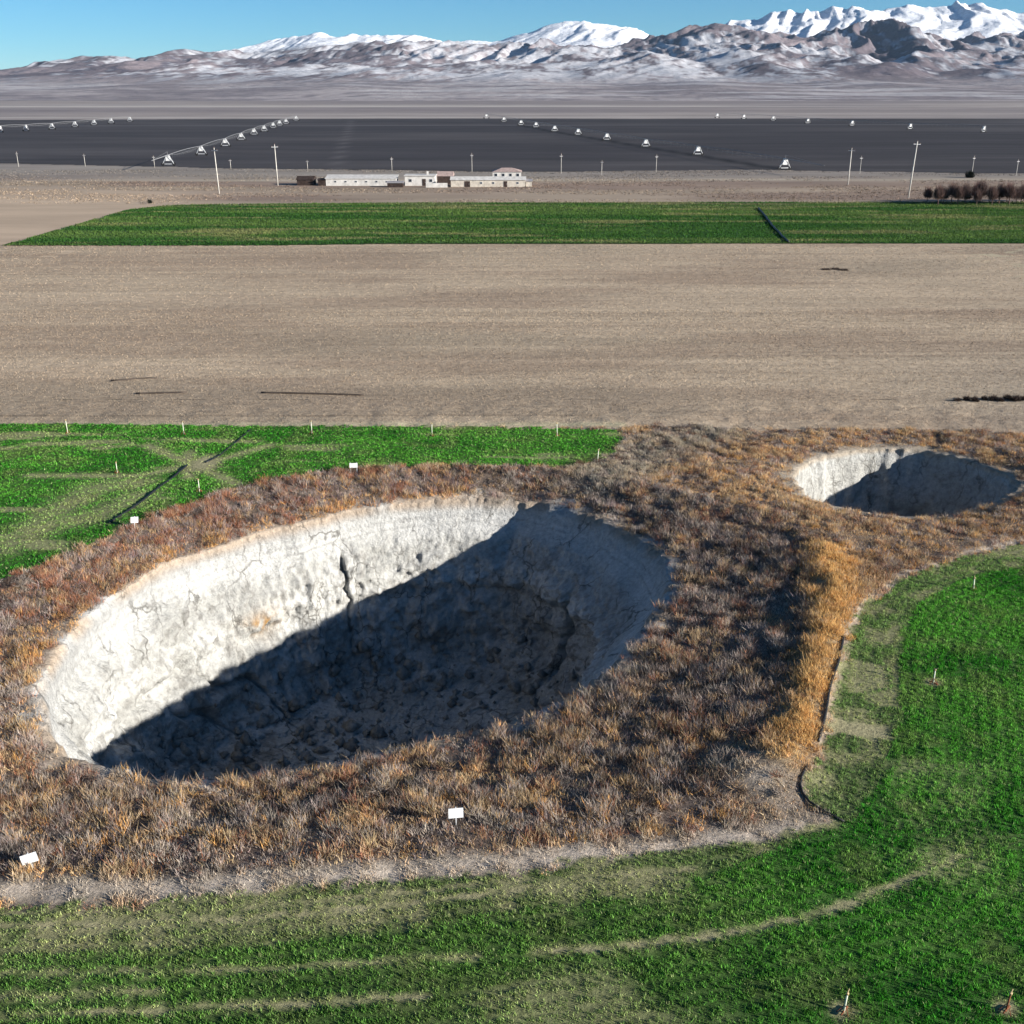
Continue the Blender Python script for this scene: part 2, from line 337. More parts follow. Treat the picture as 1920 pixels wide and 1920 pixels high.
def wheat_colour(x, y, left):
    n1 = fbm(x*.16, y*.3, octv=4, seed=41); n2 = fbm(x*.6, y*.6, octv=3, seed=42)
    G1, G2, G3, YE = (.026,.128,.012), (.062,.190,.024), (.125,.165,.050), (.32,.305,.14)
    c = mixc(G1, G2, sstep(.35, .65, n1))
    c = mixc(c, G3, .5*sstep(.52, .74, n2))
    thin = np.zeros(np.shape(x))
    if left:
        for l in CROSS: thin = np.maximum(thin, .62*np.exp(-(pdist(l, x, y)/.6)**2))
        for l in SWATH: thin = np.maximum(thin, .45*np.exp(-(pdist(l, x, y)/1.6)**2))
        thin = np.maximum(thin, .5*sstep(.60, .75, fbm(x*.12, y*.5, octv=4, seed=43)))
        thin = np.maximum(thin, .95*np.exp(-(np.hypot((x+24.2)/1.3, (y-82.1)/2.2))**4))
    else:
        outer = (~inside(BRIGHT, x + .8*(n2-.5), y + .8*(n1-.5))).astype(float)
        c = mixc(c, (.085,.115,.045), .55*outer); c = mixc(c, (.080,.118,.035), .55*sstep(14, 2, x)*sstep(42, 34, y))
        thin = np.maximum(thin, outer*(.12 + .38*sstep(.47, .68, n2)))
        for l, w, a in ((PATH_B,.16,1.0), (PATH_C,.20,1.0), (PATH_D,.17,.8), (PATH_E,.15,.7), (PATH_F,.14,.8), (PATH_G,.14,.7), (PATH_A,.45,.95), (PATH_R,.3,.9)):
            thin = np.maximum(thin, a*np.exp(-(pdist(l, x + .2*(vnoise(x*2, y*2, seed=46)-.5), y + .2*(vnoise(x*2+7, y*2, seed=47)-.5))/w)**2)*np.clip(.50 + .7*sstep(.3, .65, fbm(x*2.4, y*2.4, octv=3, seed=44)), 0, 1.1))
        thin = np.maximum(thin, .50*np.exp(-((pdist(PATH_B, x, y)-.2)/1.1)**2)*sstep(.40, .65, n2))
        thin = np.maximum(thin, 1.0*inside(PATCH_R, x, y)); thin = np.maximum(thin, .6*inside(PATCH_R2, x, y))
        thin = np.maximum(thin, .35*sstep(.60, .76, fbm(x*.11+5, y*.22, octv=4, seed=45)))
        for sx, sy in ((10.71,27.25), (16.03,27.36), (21.11,48.13)): thin = np.maximum(thin, .95*np.exp(-(np.hypot(x-sx, y-sy)/.42)**4))
    return mixc(c, YE, .8*np.clip(thin, 0, 1)), np.clip(thin, 0, 1)

def zone_of(x, y):
    z = np.zeros(np.shape(x), int)                      # 0 scrub
    x = x + .7*(vnoise(x*1.5, y*1.5, seed=16)-.5) + .5*(vnoise(x*4, y*4, seed=18)-.5); y = y + .7*(vnoise(x*1.5+9, y*1.5, seed=17)-.5) + .5*(vnoise(x*4+9, y*4, seed=19)-.5)
    z[inside(W_FRONT, x, y)] = 1; z[inside(W_LEFT, x, y)] = 2
    xs = np.array([-200, 8.6, 14, 22, 34, 46, 60, 200]); ys = np.array([92.7, 91.8, 92.0, 91.4, 91.4, 89.8, 88, 85])
    z[(y > np.interp(x, xs, ys) + .8*(vnoise(x*.8, y*0, seed=8)-.5)) & (z == 0)] = 3
    return z

STUB = np.array((.37, .285, .205))
def stub_colour(x, y):
    n = fbm(x*.03, y*.12, octv=5, seed=51); s = fbm(x*.02+3, y*.9, octv=3, seed=52)
    c = mixc((.355,.268,.19), (.46,.36,.255), sstep(.3, .7, n)); c = c * (.84 + .34*s)[..., None]
    for yc, sl in ((118.5,.010), (120.3,.010), (141,-.012), (143,-.012), (172,.006), (174.2,.006)): c = mixc(c, (.30,.225,.16), .40*np.exp(-((y-yc-sl*x)/.45)**2))
    c = mixc(c, (.29,.235,.17), .5*sstep(.55, .70, fbm(x*.018+8, y*.04, octv=5, seed=53)))
    gr = sstep(30, 60, x)*sstep(130, 95, y)
    return mixc(c, (.30,.27,.22), .5*gr)

# ------------------------------------------------------------------ near ground, one sheet cut along the field edges
GX = np.arange(-78, 78.01, .3); GY = np.arange(14, 101.01, .3)
X, Y = np.meshgrid(GX, GY); Z = ground_z(X, Y)
nx, ny = len(GX), len(GY)
idx = np.arange(nx*ny).reshape(ny, nx)
Q = np.stack([idx[:-1,:-1], idx[:-1,1:], idx[1:,1:], idx[1:,:-1]], -1).reshape(-1, 4)
xf, yf = X.ravel(), Y.ravel(); V = np.stack([xf, yf, Z.ravel()], 1)
cx, cy = V[Q].mean(1)[:, 0], V[Q].mean(1)[:, 1]
rr = np.hypot(cx-BC[0], cy-BC[1]) / rim_r(np.arctan2(cy-BC[1], cx-BC[0]))
rs = np.hypot(cx-SC[0], cy-SC[1]) / srim_r(np.arctan2(cy-SC[1], cx-SC[0]))
keep = (rr > 1.032) & (rs > 1.09)
zc = zone_of(cx, cy)
vz = zone_of(xf, yf)
col = np.tile((.185,.140,.110), (len(xf), 1)) * (.8 + .4*fbm(xf*.5, yf*.5, octv=3, seed=61))[:, None]
pa = np.minimum(pdist(PATH_A, xf, yf), .55*pdist(PATH_R, xf, yf))
lit = np.maximum(sstep(1.1, .35, pdist(PATH_A, xf, yf)), .8*np.exp(-(np.hypot(xf-CORNER[0], (yf-CORNER[1])*.8)/1.9)**2)); col = mixc(col, (.37,.32,.26), .85*lit)
col = mixc(col, (.50,.42,.34), np.exp(-(pa/.30)**2)); col = col*(1 + .9*lit*(fbm(xf*1.8, yf*1.8, octv=2, seed=62)-.5))[:, None]
col = mixc(col, (.40,.27,.13), .8*np.exp(-(pdist(RIDGE_R, xf, yf)/1.1)**2))
rv = np.hypot(xf-BC[0], yf-BC[1]) - rim_r(np.arctan2(yf-BC[1], xf-BC[0]))
col = mixc(col, (.42,.37,.31), .8*sstep(1.6, .3, rv))
wl, tl = wheat_colour(xf, yf, True); wf, tf = wheat_colour(xf, yf, False)
soil = np.array((.085,.075,.045))
for zid, wc, tt in ((1, wf, tf), (2, wl, tl)):
    k = vz == zid; col[k] = mixc(mixc(wc[k]*1.0, soil, .25), (.37,.33,.20), tt[k]*.75)
k = vz == 3; col[k] = stub_colour(xf[k], yf[k])
edge = np.exp(-((yf-92.7)/.7)**2)*(xf < 10); k = vz != 2; col[k] = mixc(col[k], (.42,.40,.25), .6*edge[k])
k = vz == 3; col[k] = mixc(col[k], (.17,.13,.09), (.75*np.exp(-((yf-95.6-.006*xf)/.28)**2)*(xf < 8)*(.5+.7*vnoise(xf*.4, yf*.4, seed=20)))[k])
def cut(name, zid, mat):
    q = Q[keep & (zc == zid)]; u, inv = np.unique(q, return_inverse=True)
    return mesh_np(name, V[u], inv.reshape(q.shape), mat, col[u], smooth=True)
tag(cut('scrub_ground', 0, M['ground']), 'bare soil under the dry scrub around both sinkholes', kind='structure')
tag(cut('wheat_field', 1, M['ground']), 'green wheat field curving round the front of the large sinkhole', kind='structure')
tag(cut('wheat_field', 2, M['ground']), 'green wheat field behind the large sinkhole, cut off straight at the stubble', kind='structure')
sn = cut('stubble_field', 3, M['stubble']); tag(sn, 'near strip of the pale brown stubble field', kind='structure')

def sheet(name, x0, x1, y0, y1, dx, dy, zf, colf, mat, mask=None, smooth=True):
    gx = np.linspace(x0, x1, max(2, int((x1-x0)/dx)+1)); gy = np.linspace(y0, y1, max(2, int((y1-y0)/dy)+1))
    a, b = np.meshgrid(gx, gy); i = np.arange(a.size).reshape(a.shape)
    q = np.stack([i[:-1,:-1], i[:-1,1:], i[1:,1:], i[1:,:-1]], -1).reshape(-1, 4)
    v = np.stack([a.ravel(), b.ravel(), np.broadcast_to(zf(a, b), a.shape).ravel()], 1)
    if mask is not None:
        c = v[q].mean(1); q = q[mask(c[:, 0], c[:, 1])]
        u, inv = np.unique(q, return_inverse=True); v = v[u]; q = inv.reshape(q.shape)
    return mesh_np(name, v, q, mat, colf(v[:, 0], v[:, 1]), smooth)

def stub_z(x, y):
    return (.16*(fbm(x*.25, y*.6, octv=4, seed=71)-.5))*sstep(101, 106, y)*sstep(210, 200, y)
tag(sheet('stubble_field', -190, 190, 101, 209, 1.1, .6, stub_z, stub_colour, M['stubble']), 'pale brown stubble field stretching to the far strip of wheat', kind='structure')
W_FAR = [(-95.09, 201.4), (-93.58, 209.13), (-90.57, 267.15), (-85.53, 275.54), (-78.77, 279.29), (-34.59, 283.14), (18.71, 284.45), (128.85, 285.77), (207.62, 287.1), (153.82, 209.86), (53.76, 209.13), (-25.8, 208.41)]
def far_wheat_col(x, y):
    n1 = fbm(x*.02, y*.16, octv=4, seed=81); n2 = fbm(x*.05, y*.3, octv=4, seed=82)
    c = mixc((.032,.088,.018), (.075,.130,.032), sstep(.35, .65, n1)); c = mixc(c, (.22,.20,.09), .55*sstep(.56, .72, n2))
    c = mixc(c, (.16,.15,.08), .6*sstep(266, 284, y)*sstep(.4, .55, n2))
    return mixc(c, (.02,.05,.012), .5*np.exp(-((y-208.5)/1.5)**2))
tag(sheet('wheat_field', -150, 240, 206.5, 287, 1.0, .7, lambda x, y: .10 + .2*(fbm(x*.3, y*.3, octv=3, seed=83)-.5)*0, far_wheat_col, M['ground'], lambda x, y: inside(W_FAR, x, y)), 'far strip of green wheat between the stubble and the farm', kind='structure')

def steppe_col(x, y):
    n = fbm(x*.012, y*.05, octv=5, seed=91); m = fbm(x*.006+7, y*.025, octv=4, seed=92)
    c = mixc((.27,.20,.155), (.35,.275,.205), sstep(.35, .65, n)); c = mixc(c, (.25,.225,.20), .8*sstep(340, 375, y + 30*(m-.5)))
    c = mixc(c, (.47,.40,.27), .75*sstep(.52, .62, m)*sstep(330, 300, y))
    left = sstep(-60, -95, x + .4*(y-280))*sstep(330, 305, y)
    c = mixc(c, (.50,.38,.27), .8*left)
    c = mixc(c, (.50,.43,.33), .55*np.exp(-((y-(352+.02*x))/4)**2)*sstep(.35, .6, m))
    return c
def plain_col(x, y):
    c = steppe_col(x, y); n = fbm(x*.003, y*.004, octv=5, seed=93)
    grey = mixc((.235,.205,.20), (.30,.26,.24), sstep(.3, .7, n))
    c = mixc(c, grey, sstep(390, 520, y))
    for yc, w, a in ((1015, 16, .55), (1120, 22, .35), (1500, 60, .85), (1640, 40, .4)):
        c = mixc(c, (.50,.45,.40), a*np.exp(-((y-yc-.03*x)/w)**2)*sstep(.25, .55, fbm(x*.002, y*.01, octv=3, seed=int(yc))))
    c = mixc(c, (.20,.17,.17), .6*np.exp(-((y-1250)/60)**2))
    return c
tag(sheet('steppe_plain', -420, 420, 207, 460, 4, 1.5, lambda x, y: -.03 + 0*x, plain_col, M['far']), 'dry steppe plain around the white farm', kind='structure')
tag(sheet('steppe_plain', -3800, 3800, 460, 3000, 60, 10, lambda x, y: -.03 + 0*x, plain_col, M['far']), 'grey steppe beyond the ploughed field reaching to the mountains', kind='structure')
tag(sheet('steppe_plain', -3800, -420, 14, 460, 60, 20, lambda x, y: -.03 + 0*x, plain_col, M['far']), 'dry steppe west of the fields', kind='structure')
tag(sheet('steppe_plain', 420, 3800, 14, 460, 60, 20, lambda x, y: -.03 + 0*x, plain_col, M['far']), 'dry steppe east of the fields', kind='structure')
tag(sheet('steppe_plain', -420, -78, 14, 207, 10, 5, lambda x, y: -.03 + 0*x, plain_col, M['far']), 'steppe beside the stubble field to the west', kind='structure')
tag(sheet('steppe_plain', 78, 420, 14, 207, 10, 5, lambda x, y: -.03 + 0*x, plain_col, M['far']), 'steppe beside the stubble field to the east', kind='structure')
PLOUGH = [(-380.4, 441.19), (-191.13, 429.21), (-126.38, 412.39), (-100.84, 401.88), (-47.95, 396.81), (-10.8, 387.04), (16.2, 387.04), (58.31, 391.87), (90.38, 396.81), (103.23, 389.44), (133.22, 387.04), (153.86, 380.02), (167.8, 375.47), (333.28, 368.85), (870.51, 981.06), (242.31, 981.06), (106.11, 966.47), (-26.92, 981.06), (-203.37, 966.47), (-412.3, 938.54), (-787.59, 925.17)]
DARK_STRIP = [(98.67, 359.68), (93.57, 393.96), (76.43, 474.12), (61.84, 534.64), (49.12, 600.0), (25.97, 707.66), (6.34, 814.34)]
def plough_col(x, y):
    n = fbm(x*.004, y*.012, octv=5, seed=95); s = fbm(x*.0015, y*.06, octv=3, seed=96)
    c = mixc((.046,.042,.045), (.074,.067,.068), sstep(.3, .7, n)) * (.8 + .4*s)[..., None]
    c = mixc(c, (.13,.12,.125), .5*np.exp(-((y-820-.05*x)/10)**2))
    c = mixc(c, (.010,.010,.012), .9*np.exp(-(pdist(DARK_STRIP, x, y)/3.4)**2))  # near-black strip coloured into the field along the pivot line
    return mixc(c, (.12,.11,.11), .7*np.exp(-(pdist([(-61, 395), (-128, 930)], x, y)/1.2)**2))
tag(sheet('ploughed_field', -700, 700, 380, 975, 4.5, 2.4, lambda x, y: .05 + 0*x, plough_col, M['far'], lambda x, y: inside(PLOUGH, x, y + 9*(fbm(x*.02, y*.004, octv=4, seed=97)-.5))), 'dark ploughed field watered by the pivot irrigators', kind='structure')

# ------------------------------------------------------------------ sinkholes
def sinkhole_big():
    nt_, ns = 640, 165
    th = np.linspace(-math.pi, math.pi, nt_, endpoint=False); s = np.linspace(0, 1, ns)
    TH, S = np.meshgrid(th, s)
    rm0 = rim_r(TH); rms = prad(PR, TH); rm = rms + (rm0 - rms)*np.exp(-(S/.045)**2); zr0 = ground_z(BC[0] + rm0*np.cos(TH), BC[1] + rm0*np.sin(TH), False)
    deg = np.degrees(TH) % 360
    # wall profile: depth below the rim and inset from the rim as s runs down
    e = np.clip(np.cos(np.radians(deg - 20)), 0, 1)**1.2           # 1 on the east and north-east wall
    DEP = 17.0
    ka = np.array([0, .05, .16, .30, .42, .52, .62, .72, .84, 1.0])
    dl = np.array([0, .6, 3.0, 7.0, 10.5, 13.0, 14.6, 15.6, 16.6, 17.0]); il = np.array([0, .25, .9, 1.9, 2.9, 4.0, 6.0, 8.5, 12.5, 1e9])
    de = np.array([0, .4, 2.2, 4.6, 5.6, 8.2, 11.5, 14.2, 16.2, 17.0]); ie = np.array([0, .5, 2.1, 4.3, 4.2, 3.6, 4.6, 7.0, 12.0, 1e9])
    il[-1] = ie[-1] = 0; dl = dl*np.array([1,1,1,1,.96,.90,.85,.82,.80,.80]); de = de*np.array([1,1,1,1,1,.95,.90,.85,.81,.80])
    Sj = S; jit = .05*(fbm(TH*5, TH*0, octv=3, seed=111)-.5); S = np.clip(S + jit*sstep(.1, .25, S)*sstep(.7, .5, S), 0, 1)
    dep = np.interp(S, ka, dl)*(1-e) + np.interp(S, ka, de)*e
    ins = np.interp(S, ka, il)*(1-e) + np.interp(S, ka, ie)*e
    S = Sj
    r = np.maximum(rm - ins, .0)
    fl = sstep(.84, 1.0, S); r_floor = (rm - 12.2).clip(.5)*(1 - (S-.84)/.16)
    r = np.where(S > .84, np.minimum(r, r_floor), r)
    x = BC[0] + r*np.cos(TH); y = BC[1] + r*np.sin(TH); z = zr0 - dep
    # erosion: vertical flutes, blocks, cracks
    arc = TH*18
    amp = sstep(0, .10, S)*sstep(1.0, .8, S)
    fl1 = ridged(arc*.22, z*.10, octv=3, seed=101); fl2 = fbm(x*.5, y*.5, z*.5, octv=5, seed=102)
    push = .45*(fl1-.6)*amp*(1-.5*e) + .38*(ridged(x*2.6, y*2.6, z*2.6, octv=3, seed=112)-.6)*amp*sstep(.08, .25, S) + (1.9*(fl2-.5) + .9*(fbm(x*1.6, y*1.6, z*1.6, octv=4, seed=109)-.5))*amp*(1 - .45*e*sstep(.34, .24, S))*sstep(.04, .22, S)
    strat = (vnoise(z*1.1 + .5*fbm(x*.2, y*.2, octv=2, seed=7), z*0, seed=103)-.5)*.75*amp*sstep(.02,.1,S)
    crk = ridged(arc*.16 + .35*fbm(x*.6, y*.6, z*.6, octv=3, seed=9), z*.09 + .4, octv=1, seed=104)
    crack = sstep(.955, .99, crk)*sstep(.10, .2, S)*sstep(.75, .6, S)*sstep(.45, .6, fbm(arc*.1, z*.1, octv=2, seed=10))
    r = np.maximum(r - push - strat + .9*crack, 0)
    zz = z + .5*(fbm(x*.35, y*.35, z*.35, octv=4, seed=105)-.5)*sstep(.05, .3, S) + fl*(2.2*(fbm(x*.3, y*.3, octv=6, seed=106, gain=.6)-.5) + 1.4*np.exp(-((x+2)/6)**2-((y-55)/7)**2))
    x = BC[0] + r*np.cos(TH); y = BC[1] + r*np.sin(TH)
    # collar lapping over the cut ground
    rows = []
    for k_, dz in ((1.085, -.10), (1.05, .02), (1.02, .04)):
        rc = rm[0]*k_; xc = BC[0] + rc*np.cos(th); yc = BC[1] + rc*np.sin(th); rows.append((xc, yc, ground_z(xc, yc) + dz))
    X_ = np.vstack([np.array([q[0] for q in rows]), x]); Y_ = np.vstack([np.array([q[1] for q in rows]), y])
    zg = ground_z(x[0], y[0]); zz = zz + (zg - zr0[0])[None, :]*sstep(.15, 0, s)[:, None] + .03
    Z_ = np.vstack([np.array([q[2] for q in rows]), zz])
    n, mm = X_.shape; i = np.arange(n*mm).reshape(n, mm); j = np.roll(i, -1, 1)
    q = np.stack([i[:-1], i[1:], j[1:], j[:-1]], -1).reshape(-1, 4)
    v = np.stack([X_.ravel(), Y_.ravel(), Z_.ravel()], 1)
    xx, yy, z3 = v.T
    base = mixc((.41,.405,.38), (.52,.515,.49), sstep(.3, .7, fbm(xx*.4, yy*.4, z3*.4, octv=5, seed=107)))
    depth = np.vstack([np.zeros((3, mm)), dep]).ravel()
    sp = fbm(xx*2.2, yy*2.2, z3*2.2, octv=3, seed=110)
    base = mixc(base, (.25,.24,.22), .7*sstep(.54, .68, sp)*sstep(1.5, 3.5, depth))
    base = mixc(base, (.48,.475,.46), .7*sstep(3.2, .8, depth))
    base = mixc(base, (.42,.31,.21), .75*sstep(.9, .1, depth)*sstep(.2, .55, fbm(xx*.5, yy*.5, octv=2, seed=12)))
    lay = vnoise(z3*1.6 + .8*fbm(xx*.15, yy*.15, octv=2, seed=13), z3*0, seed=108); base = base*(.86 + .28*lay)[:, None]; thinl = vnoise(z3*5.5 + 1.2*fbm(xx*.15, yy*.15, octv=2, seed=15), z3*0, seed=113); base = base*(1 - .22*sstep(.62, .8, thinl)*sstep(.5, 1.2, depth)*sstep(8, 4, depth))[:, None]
    stain = np.exp(-(((xx+17.0)/1.1)**2 + ((yy-66.5)/2.4)**2 + ((z3+6.6)/.8)**2))*sstep(.35, .6, fbm(xx*1.2, yy*1.2, z3*1.2, octv=3, seed=14))
    base = mixc(base, (.36,.20,.06), np.clip(1.2*stain, 0, 1))
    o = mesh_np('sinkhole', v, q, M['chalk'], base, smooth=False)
    tag(o, 'large sinkhole with pale chalky walls, half of it in shadow', kind='structure')
    return o
sinkhole_big()

def sinkhole_small():
    nt_, ns = 300, 70
    th = np.linspace(-math.pi, math.pi, nt_, endpoint=False); s = np.linspace(0, 1, ns); TH, S = np.meshgrid(th, s)
    rm0 = srim_r(TH); rms = prad(PS, TH); rm = rms + (rm0 - rms)*np.exp(-(S/.10)**2); zr0 = ground_z(SC[0] + rm*np.cos(TH), SC[1] + rm*np.sin(TH))
    ka = [0, .1, .3, .6, .75, 1]; dep = np.interp(S, ka, [0, .5, 3, 8, 9.2, 9.8]); ins = np.interp(S, ka, [0, .15, .5, 1.2, 2.6, 0])
    r = np.where(S > .75, (rm-2.6)*(1-(S-.75)/.25), rm - ins)
    x = SC[0] + r*np.cos(TH); y = SC[1] + r*np.sin(TH); z = zr0 - dep
    amp = sstep(0, .15, S)*sstep(1, .8, S)
    r = np.maximum(r - amp*(1.0*(fbm(x*.6, y*.6, z*.4, octv=4, seed=121)-.5) + .35*(ridged(TH*4, z*.12, octv=3, seed=122)-.6)), 0)
    z = z + .4*(fbm(x*.5, y*.5, z*.5, octv=4, seed=123)-.5)*amp + sstep(.75, 1, S)*1.2*(fbm(x*.4, y*.4, octv=4, seed=124)-.5)
    x = SC[0] + r*np.cos(TH); y = SC[1] + r*np.sin(TH)
    rows = []
    for k_, dz in ((1.22, -.10), (1.12, .02), (1.05, .05)):
        rc = rm[0]*k_; xc = SC[0] + rc*np.cos(th); yc = SC[1] + rc*np.sin(th); rows.append((xc, yc, ground_z(xc, yc) + dz))
    X_ = np.vstack([np.array([a[0] for a in rows]), x]); Y_ = np.vstack([np.array([a[1] for a in rows]), y]); Z_ = np.vstack([np.array([a[2] for a in rows]), z + .03])
    n, mm = X_.shape; i = np.arange(n*mm).reshape(n, mm); j = np.roll(i, -1, 1)
    q = np.stack([i[:-1], i[1:], j[1:], j[:-1]], -1).reshape(-1, 4); v = np.stack([X_.ravel(), Y_.ravel(), Z_.ravel()], 1); xx, yy, z3 = v.T
    base = mixc((.40,.395,.37), (.52,.515,.49), sstep(.3, .7, fbm(xx*.5, yy*.5, z3*.5, octv=5, seed=125)))
    base = mixc(base, (.27,.26,.235), .7*sstep(.55, .72, fbm(xx*2, yy*2, z3*2, octv=3, seed=126)))
    depth = np.vstack([np.zeros((3, mm)), dep]).ravel(); base = mixc(base, (.40,.32,.23), .7*sstep(.5, .05, depth))
    tag(mesh_np('sinkhole', v, q, M['chalk'], base, smooth=True), 'small sinkhole in tawny grass beyond the large one', kind='structure')
sinkhole_small()

# ------------------------------------------------------------------ mountains
def mountains():
    gx = np.linspace(-4200, 4200, 820); gy = np.concatenate([np.linspace(1850, 4400, 92), np.linspace(4415, 8800, 178)])
    a, b = np.meshgrid(gx, gy)
    # crest lines: (x, height) in metres
    back = [(-6464, 45.6), (-4517, 45.6), (-3738, 52.7), (-2765, 116.1), (-2103, 179.6), (-1869, 225.4), (-1558, 264.2), (-1207, 310.0), (-857, 327.6), (-623, 310.0), (-428, 271.2), (-156, 285.3), (156, 348.8), (467, 415.8), (740, 387.6), (974, 327.6), (1207, 355.8), (1441, 426.3), (1713, 465.1), (1908, 458.1), (2025, 472.2), (2142, 486.3), (2336, 468.6), (2492, 486.3), (2648, 468.6), (2882, 489.8), (3115, 458.1), (3349, 422.8), (3544, 384.0), (3855, 362.9), (4634, 327.6), (6386, 186.6)]
    mid = [(-5359, 36.8), (-3745, 42.6), (-3099, 54.3), (-2776, 71.8), (-2518, 104.0), (-2373, 147.8), (-2130, 177.0), (-1808, 197.5), (-1679, 217.9), (-1582, 191.6), (-1420, 177.0), (-1162, 182.9), (-839, 212.1), (-516, 229.6), (-258, 241.3), (-32, 247.2), (291, 253.0), (516, 235.5), (710, 253.0), (872, 311.4), (1065, 346.5), (1194, 358.2), (1420, 334.8), (1646, 305.6), (1840, 323.1), (2066, 329.0), (2195, 317.3), (2453, 326.0), (2712, 317.3), (2938, 311.4), (3099, 358.2), (3357, 387.4), (4003, 305.6), (5294, 159.5)]
    front = [(-3998, 25.8), (-2312, 38.9), (-1951, 52.0), (-1589, 69.4), (-1300, 95.6), (-1060, 82.5), (-747, 95.6), (-482, 117.4), (-265, 99.9), (-24, 113.0), (193, 99.9), (337, 121.7), (530, 134.8), (722, 99.9), (915, 147.9), (1108, 130.5), (1300, 165.3), (1445, 117.4), (1638, 139.2), (1830, 108.7), (2023, 139.2), (2216, 117.4), (2505, 134.8), (3949, 82.5)]
    hills = [(-2892, 10.7), (-1672, 12.2), (-1463, 20.1), (-1219, 13.8), (-976, 24.8), (-767, 17.0), (-453, 29.6), (-192, 20.1), (35, 31.2), (279, 20.1), (505, 32.7), (767, 23.3), (976, 35.9), (1219, 23.3), (1463, 32.7), (1638, 24.8), (2857, 20.1)]
    def ridge(tab, D, wf, wb, wob):
        xw, hw = np.array(tab).T; yc = D + wob*(fbm(a*.0009, a*0+3, octv=3, seed=int(D))-.5)
        h = np.interp(a, xw, hw); d = b - yc
        f = np.where(d < 0, np.clip(1 + d/wf, 0, 1)**1.25, np.clip(1 - d/wb, 0, 1)**1.1)
        return h*f
    wx = a + 420*(fbm(a*.0013, b*.0013, octv=3, seed=131)-.5) - .35*(b-5000); wy = b + 300*(fbm(a*.002+9, b*.002, octv=3, seed=132)-.5)
    hb = ridge(back, 7600, 2300, 1500, 300); hm = ridge(mid, 6300, 2200, 1500, 300); hf = ridge(front, 4700, 1500, 1200, 500); hh_ = ridge(hills, 3400, 1200, 900, 500)
    h = np.maximum(np.maximum(hb, hm), np.maximum(hf, hh_))
    spur = ridged(wx*.0022, wy*.0006, octv=3, seed=133, gain=.45); gul = ridged(wx*.008, wy*.0028, octv=5, seed=139, gain=.5); bulk = sstep(3, 60, h)
    isback = (hb > np.maximum(hm, hf)*.97).astype(float)
    h2 = h*(1 + (.50*(spur-.80) + .30*(gul-.76))*bulk*(1-.55*isback)) + 10*(fbm(a*.005, b*.004, octv=5, seed=134)-.5)*bulk
    ped = 24*sstep(1900, 4600, b)**1.2*(.5+1.0*fbm(a*.002, b*.0012, octv=6, seed=135))
    h2 = np.maximum(h2, ped) + .2*np.minimum(h2, ped)
    h2 = h2*sstep(1850, 2400, b) - .3*(1-sstep(1850, 1950, b)) - .02
    slope = np.hypot(np.gradient(h2, axis=1)/np.gradient(a, axis=1), np.gradient(h2, axis=0)/np.gradient(b, axis=0))
    n1 = fbm(a*.0028, b*.0022, octv=6, seed=136); n2 = fbm(a*.020, b*.008, octv=5, seed=137, gain=.75); n3 = fbm(a*.0016+4, b*.0011, octv=5, seed=138)
    rock = mixc((.135,.112,.125), (.235,.195,.205), sstep(.38, .62, n1)); rock = mixc(rock, (.075,.07,.095), .8*sstep(.48, .58, n2))
    pedc = mixc((.24,.21,.215), (.36,.32,.315), sstep(.38, .62, n1)); pedc = mixc(pedc, (.17,.15,.165), .65*sstep(.49, .59, n2)); pedc = mixc(pedc, (.55,.53,.53), .5*sstep(.55, .66, fbm(a*.004, b*.010, octv=5, seed=140)))
    c = mixc(pedc, rock, sstep(12, 60, h2))
    snb = isback*sstep(150, 230, h2 + 110*(n1-.5) + 60*(n2-.5) - 60*(gul-.7))
    dust = sstep(.48, .60, n3*.45 + n2*.55 - .10*(gul-.7))*sstep(14, 60, h2)*.55
    top = .8*sstep(330, 420, h2 + 140*(n1-.5) + 100*(n2-.5) - 120*(gul-.7))
    sn = np.clip(np.maximum(np.maximum(snb, .9*top), dust*(1-.45*isback))*(1 - .6*sstep(.5, 1.0, slope)*(1-isback*.8)), 0, 1)
    c = mixc(c, (.80,.81,.84), sn)
    n, mm = a.shape; i = np.arange(n*mm).reshape(n, mm)
    q = np.stack([i[:-1,:-1], i[:-1,1:], i[1:,1:], i[1:,:-1]], -1).reshape(-1, 4)
    tag(mesh_np('mountains', np.stack([a.ravel(), b.ravel(), h2.ravel()], 1), q, M['mount'], c.reshape(-1, 3), smooth=True), 'snow dusted mountain range beyond the plain', kind='structure')
mountains()

# ------------------------------------------------------------------ vegetation that nobody could count
def blades(px, py, pz, h, w, col, k, lean=.45, spread=.12, tipcol=1.1):
    n = len(px); I = np.repeat(np.arange(n), k); m = len(I)
    az = rng.random(m)*2*np.pi; ln = lean*rng.random(m); hh = h[I]*(.6 + .55*rng.random(m)); so_ = spread*np.sqrt(rng.random(m)); sa = rng.random(m)*2*np.pi
    bx = px[I] + so_*np.cos(sa); by = py[I] + so_*np.sin(sa); bz = pz[I] - .03
    tx = bx + ln*hh*np.cos(az); ty = by + ln*hh*np.sin(az); tz = bz + hh
    wa = rng.random(m)*np.pi; ww = w[I]*.5*(.7 + .6*rng.random(m)); ox = ww*np.cos(wa); oy = ww*np.sin(wa)
    v = np.empty((m, 3, 3)); v[:, 0] = np.stack([bx-ox, by-oy, bz], 1); v[:, 1] = np.stack([bx+ox, by+oy, bz], 1); v[:, 2] = np.stack([tx, ty, tz], 1)
    c = np.repeat(col[I][:, None, :]*(.85+.3*rng.random((m, 1, 1))), 3, 1); c[:, 2] *= tipcol
    return v.reshape(-1, 3), c.reshape(-1, 3)
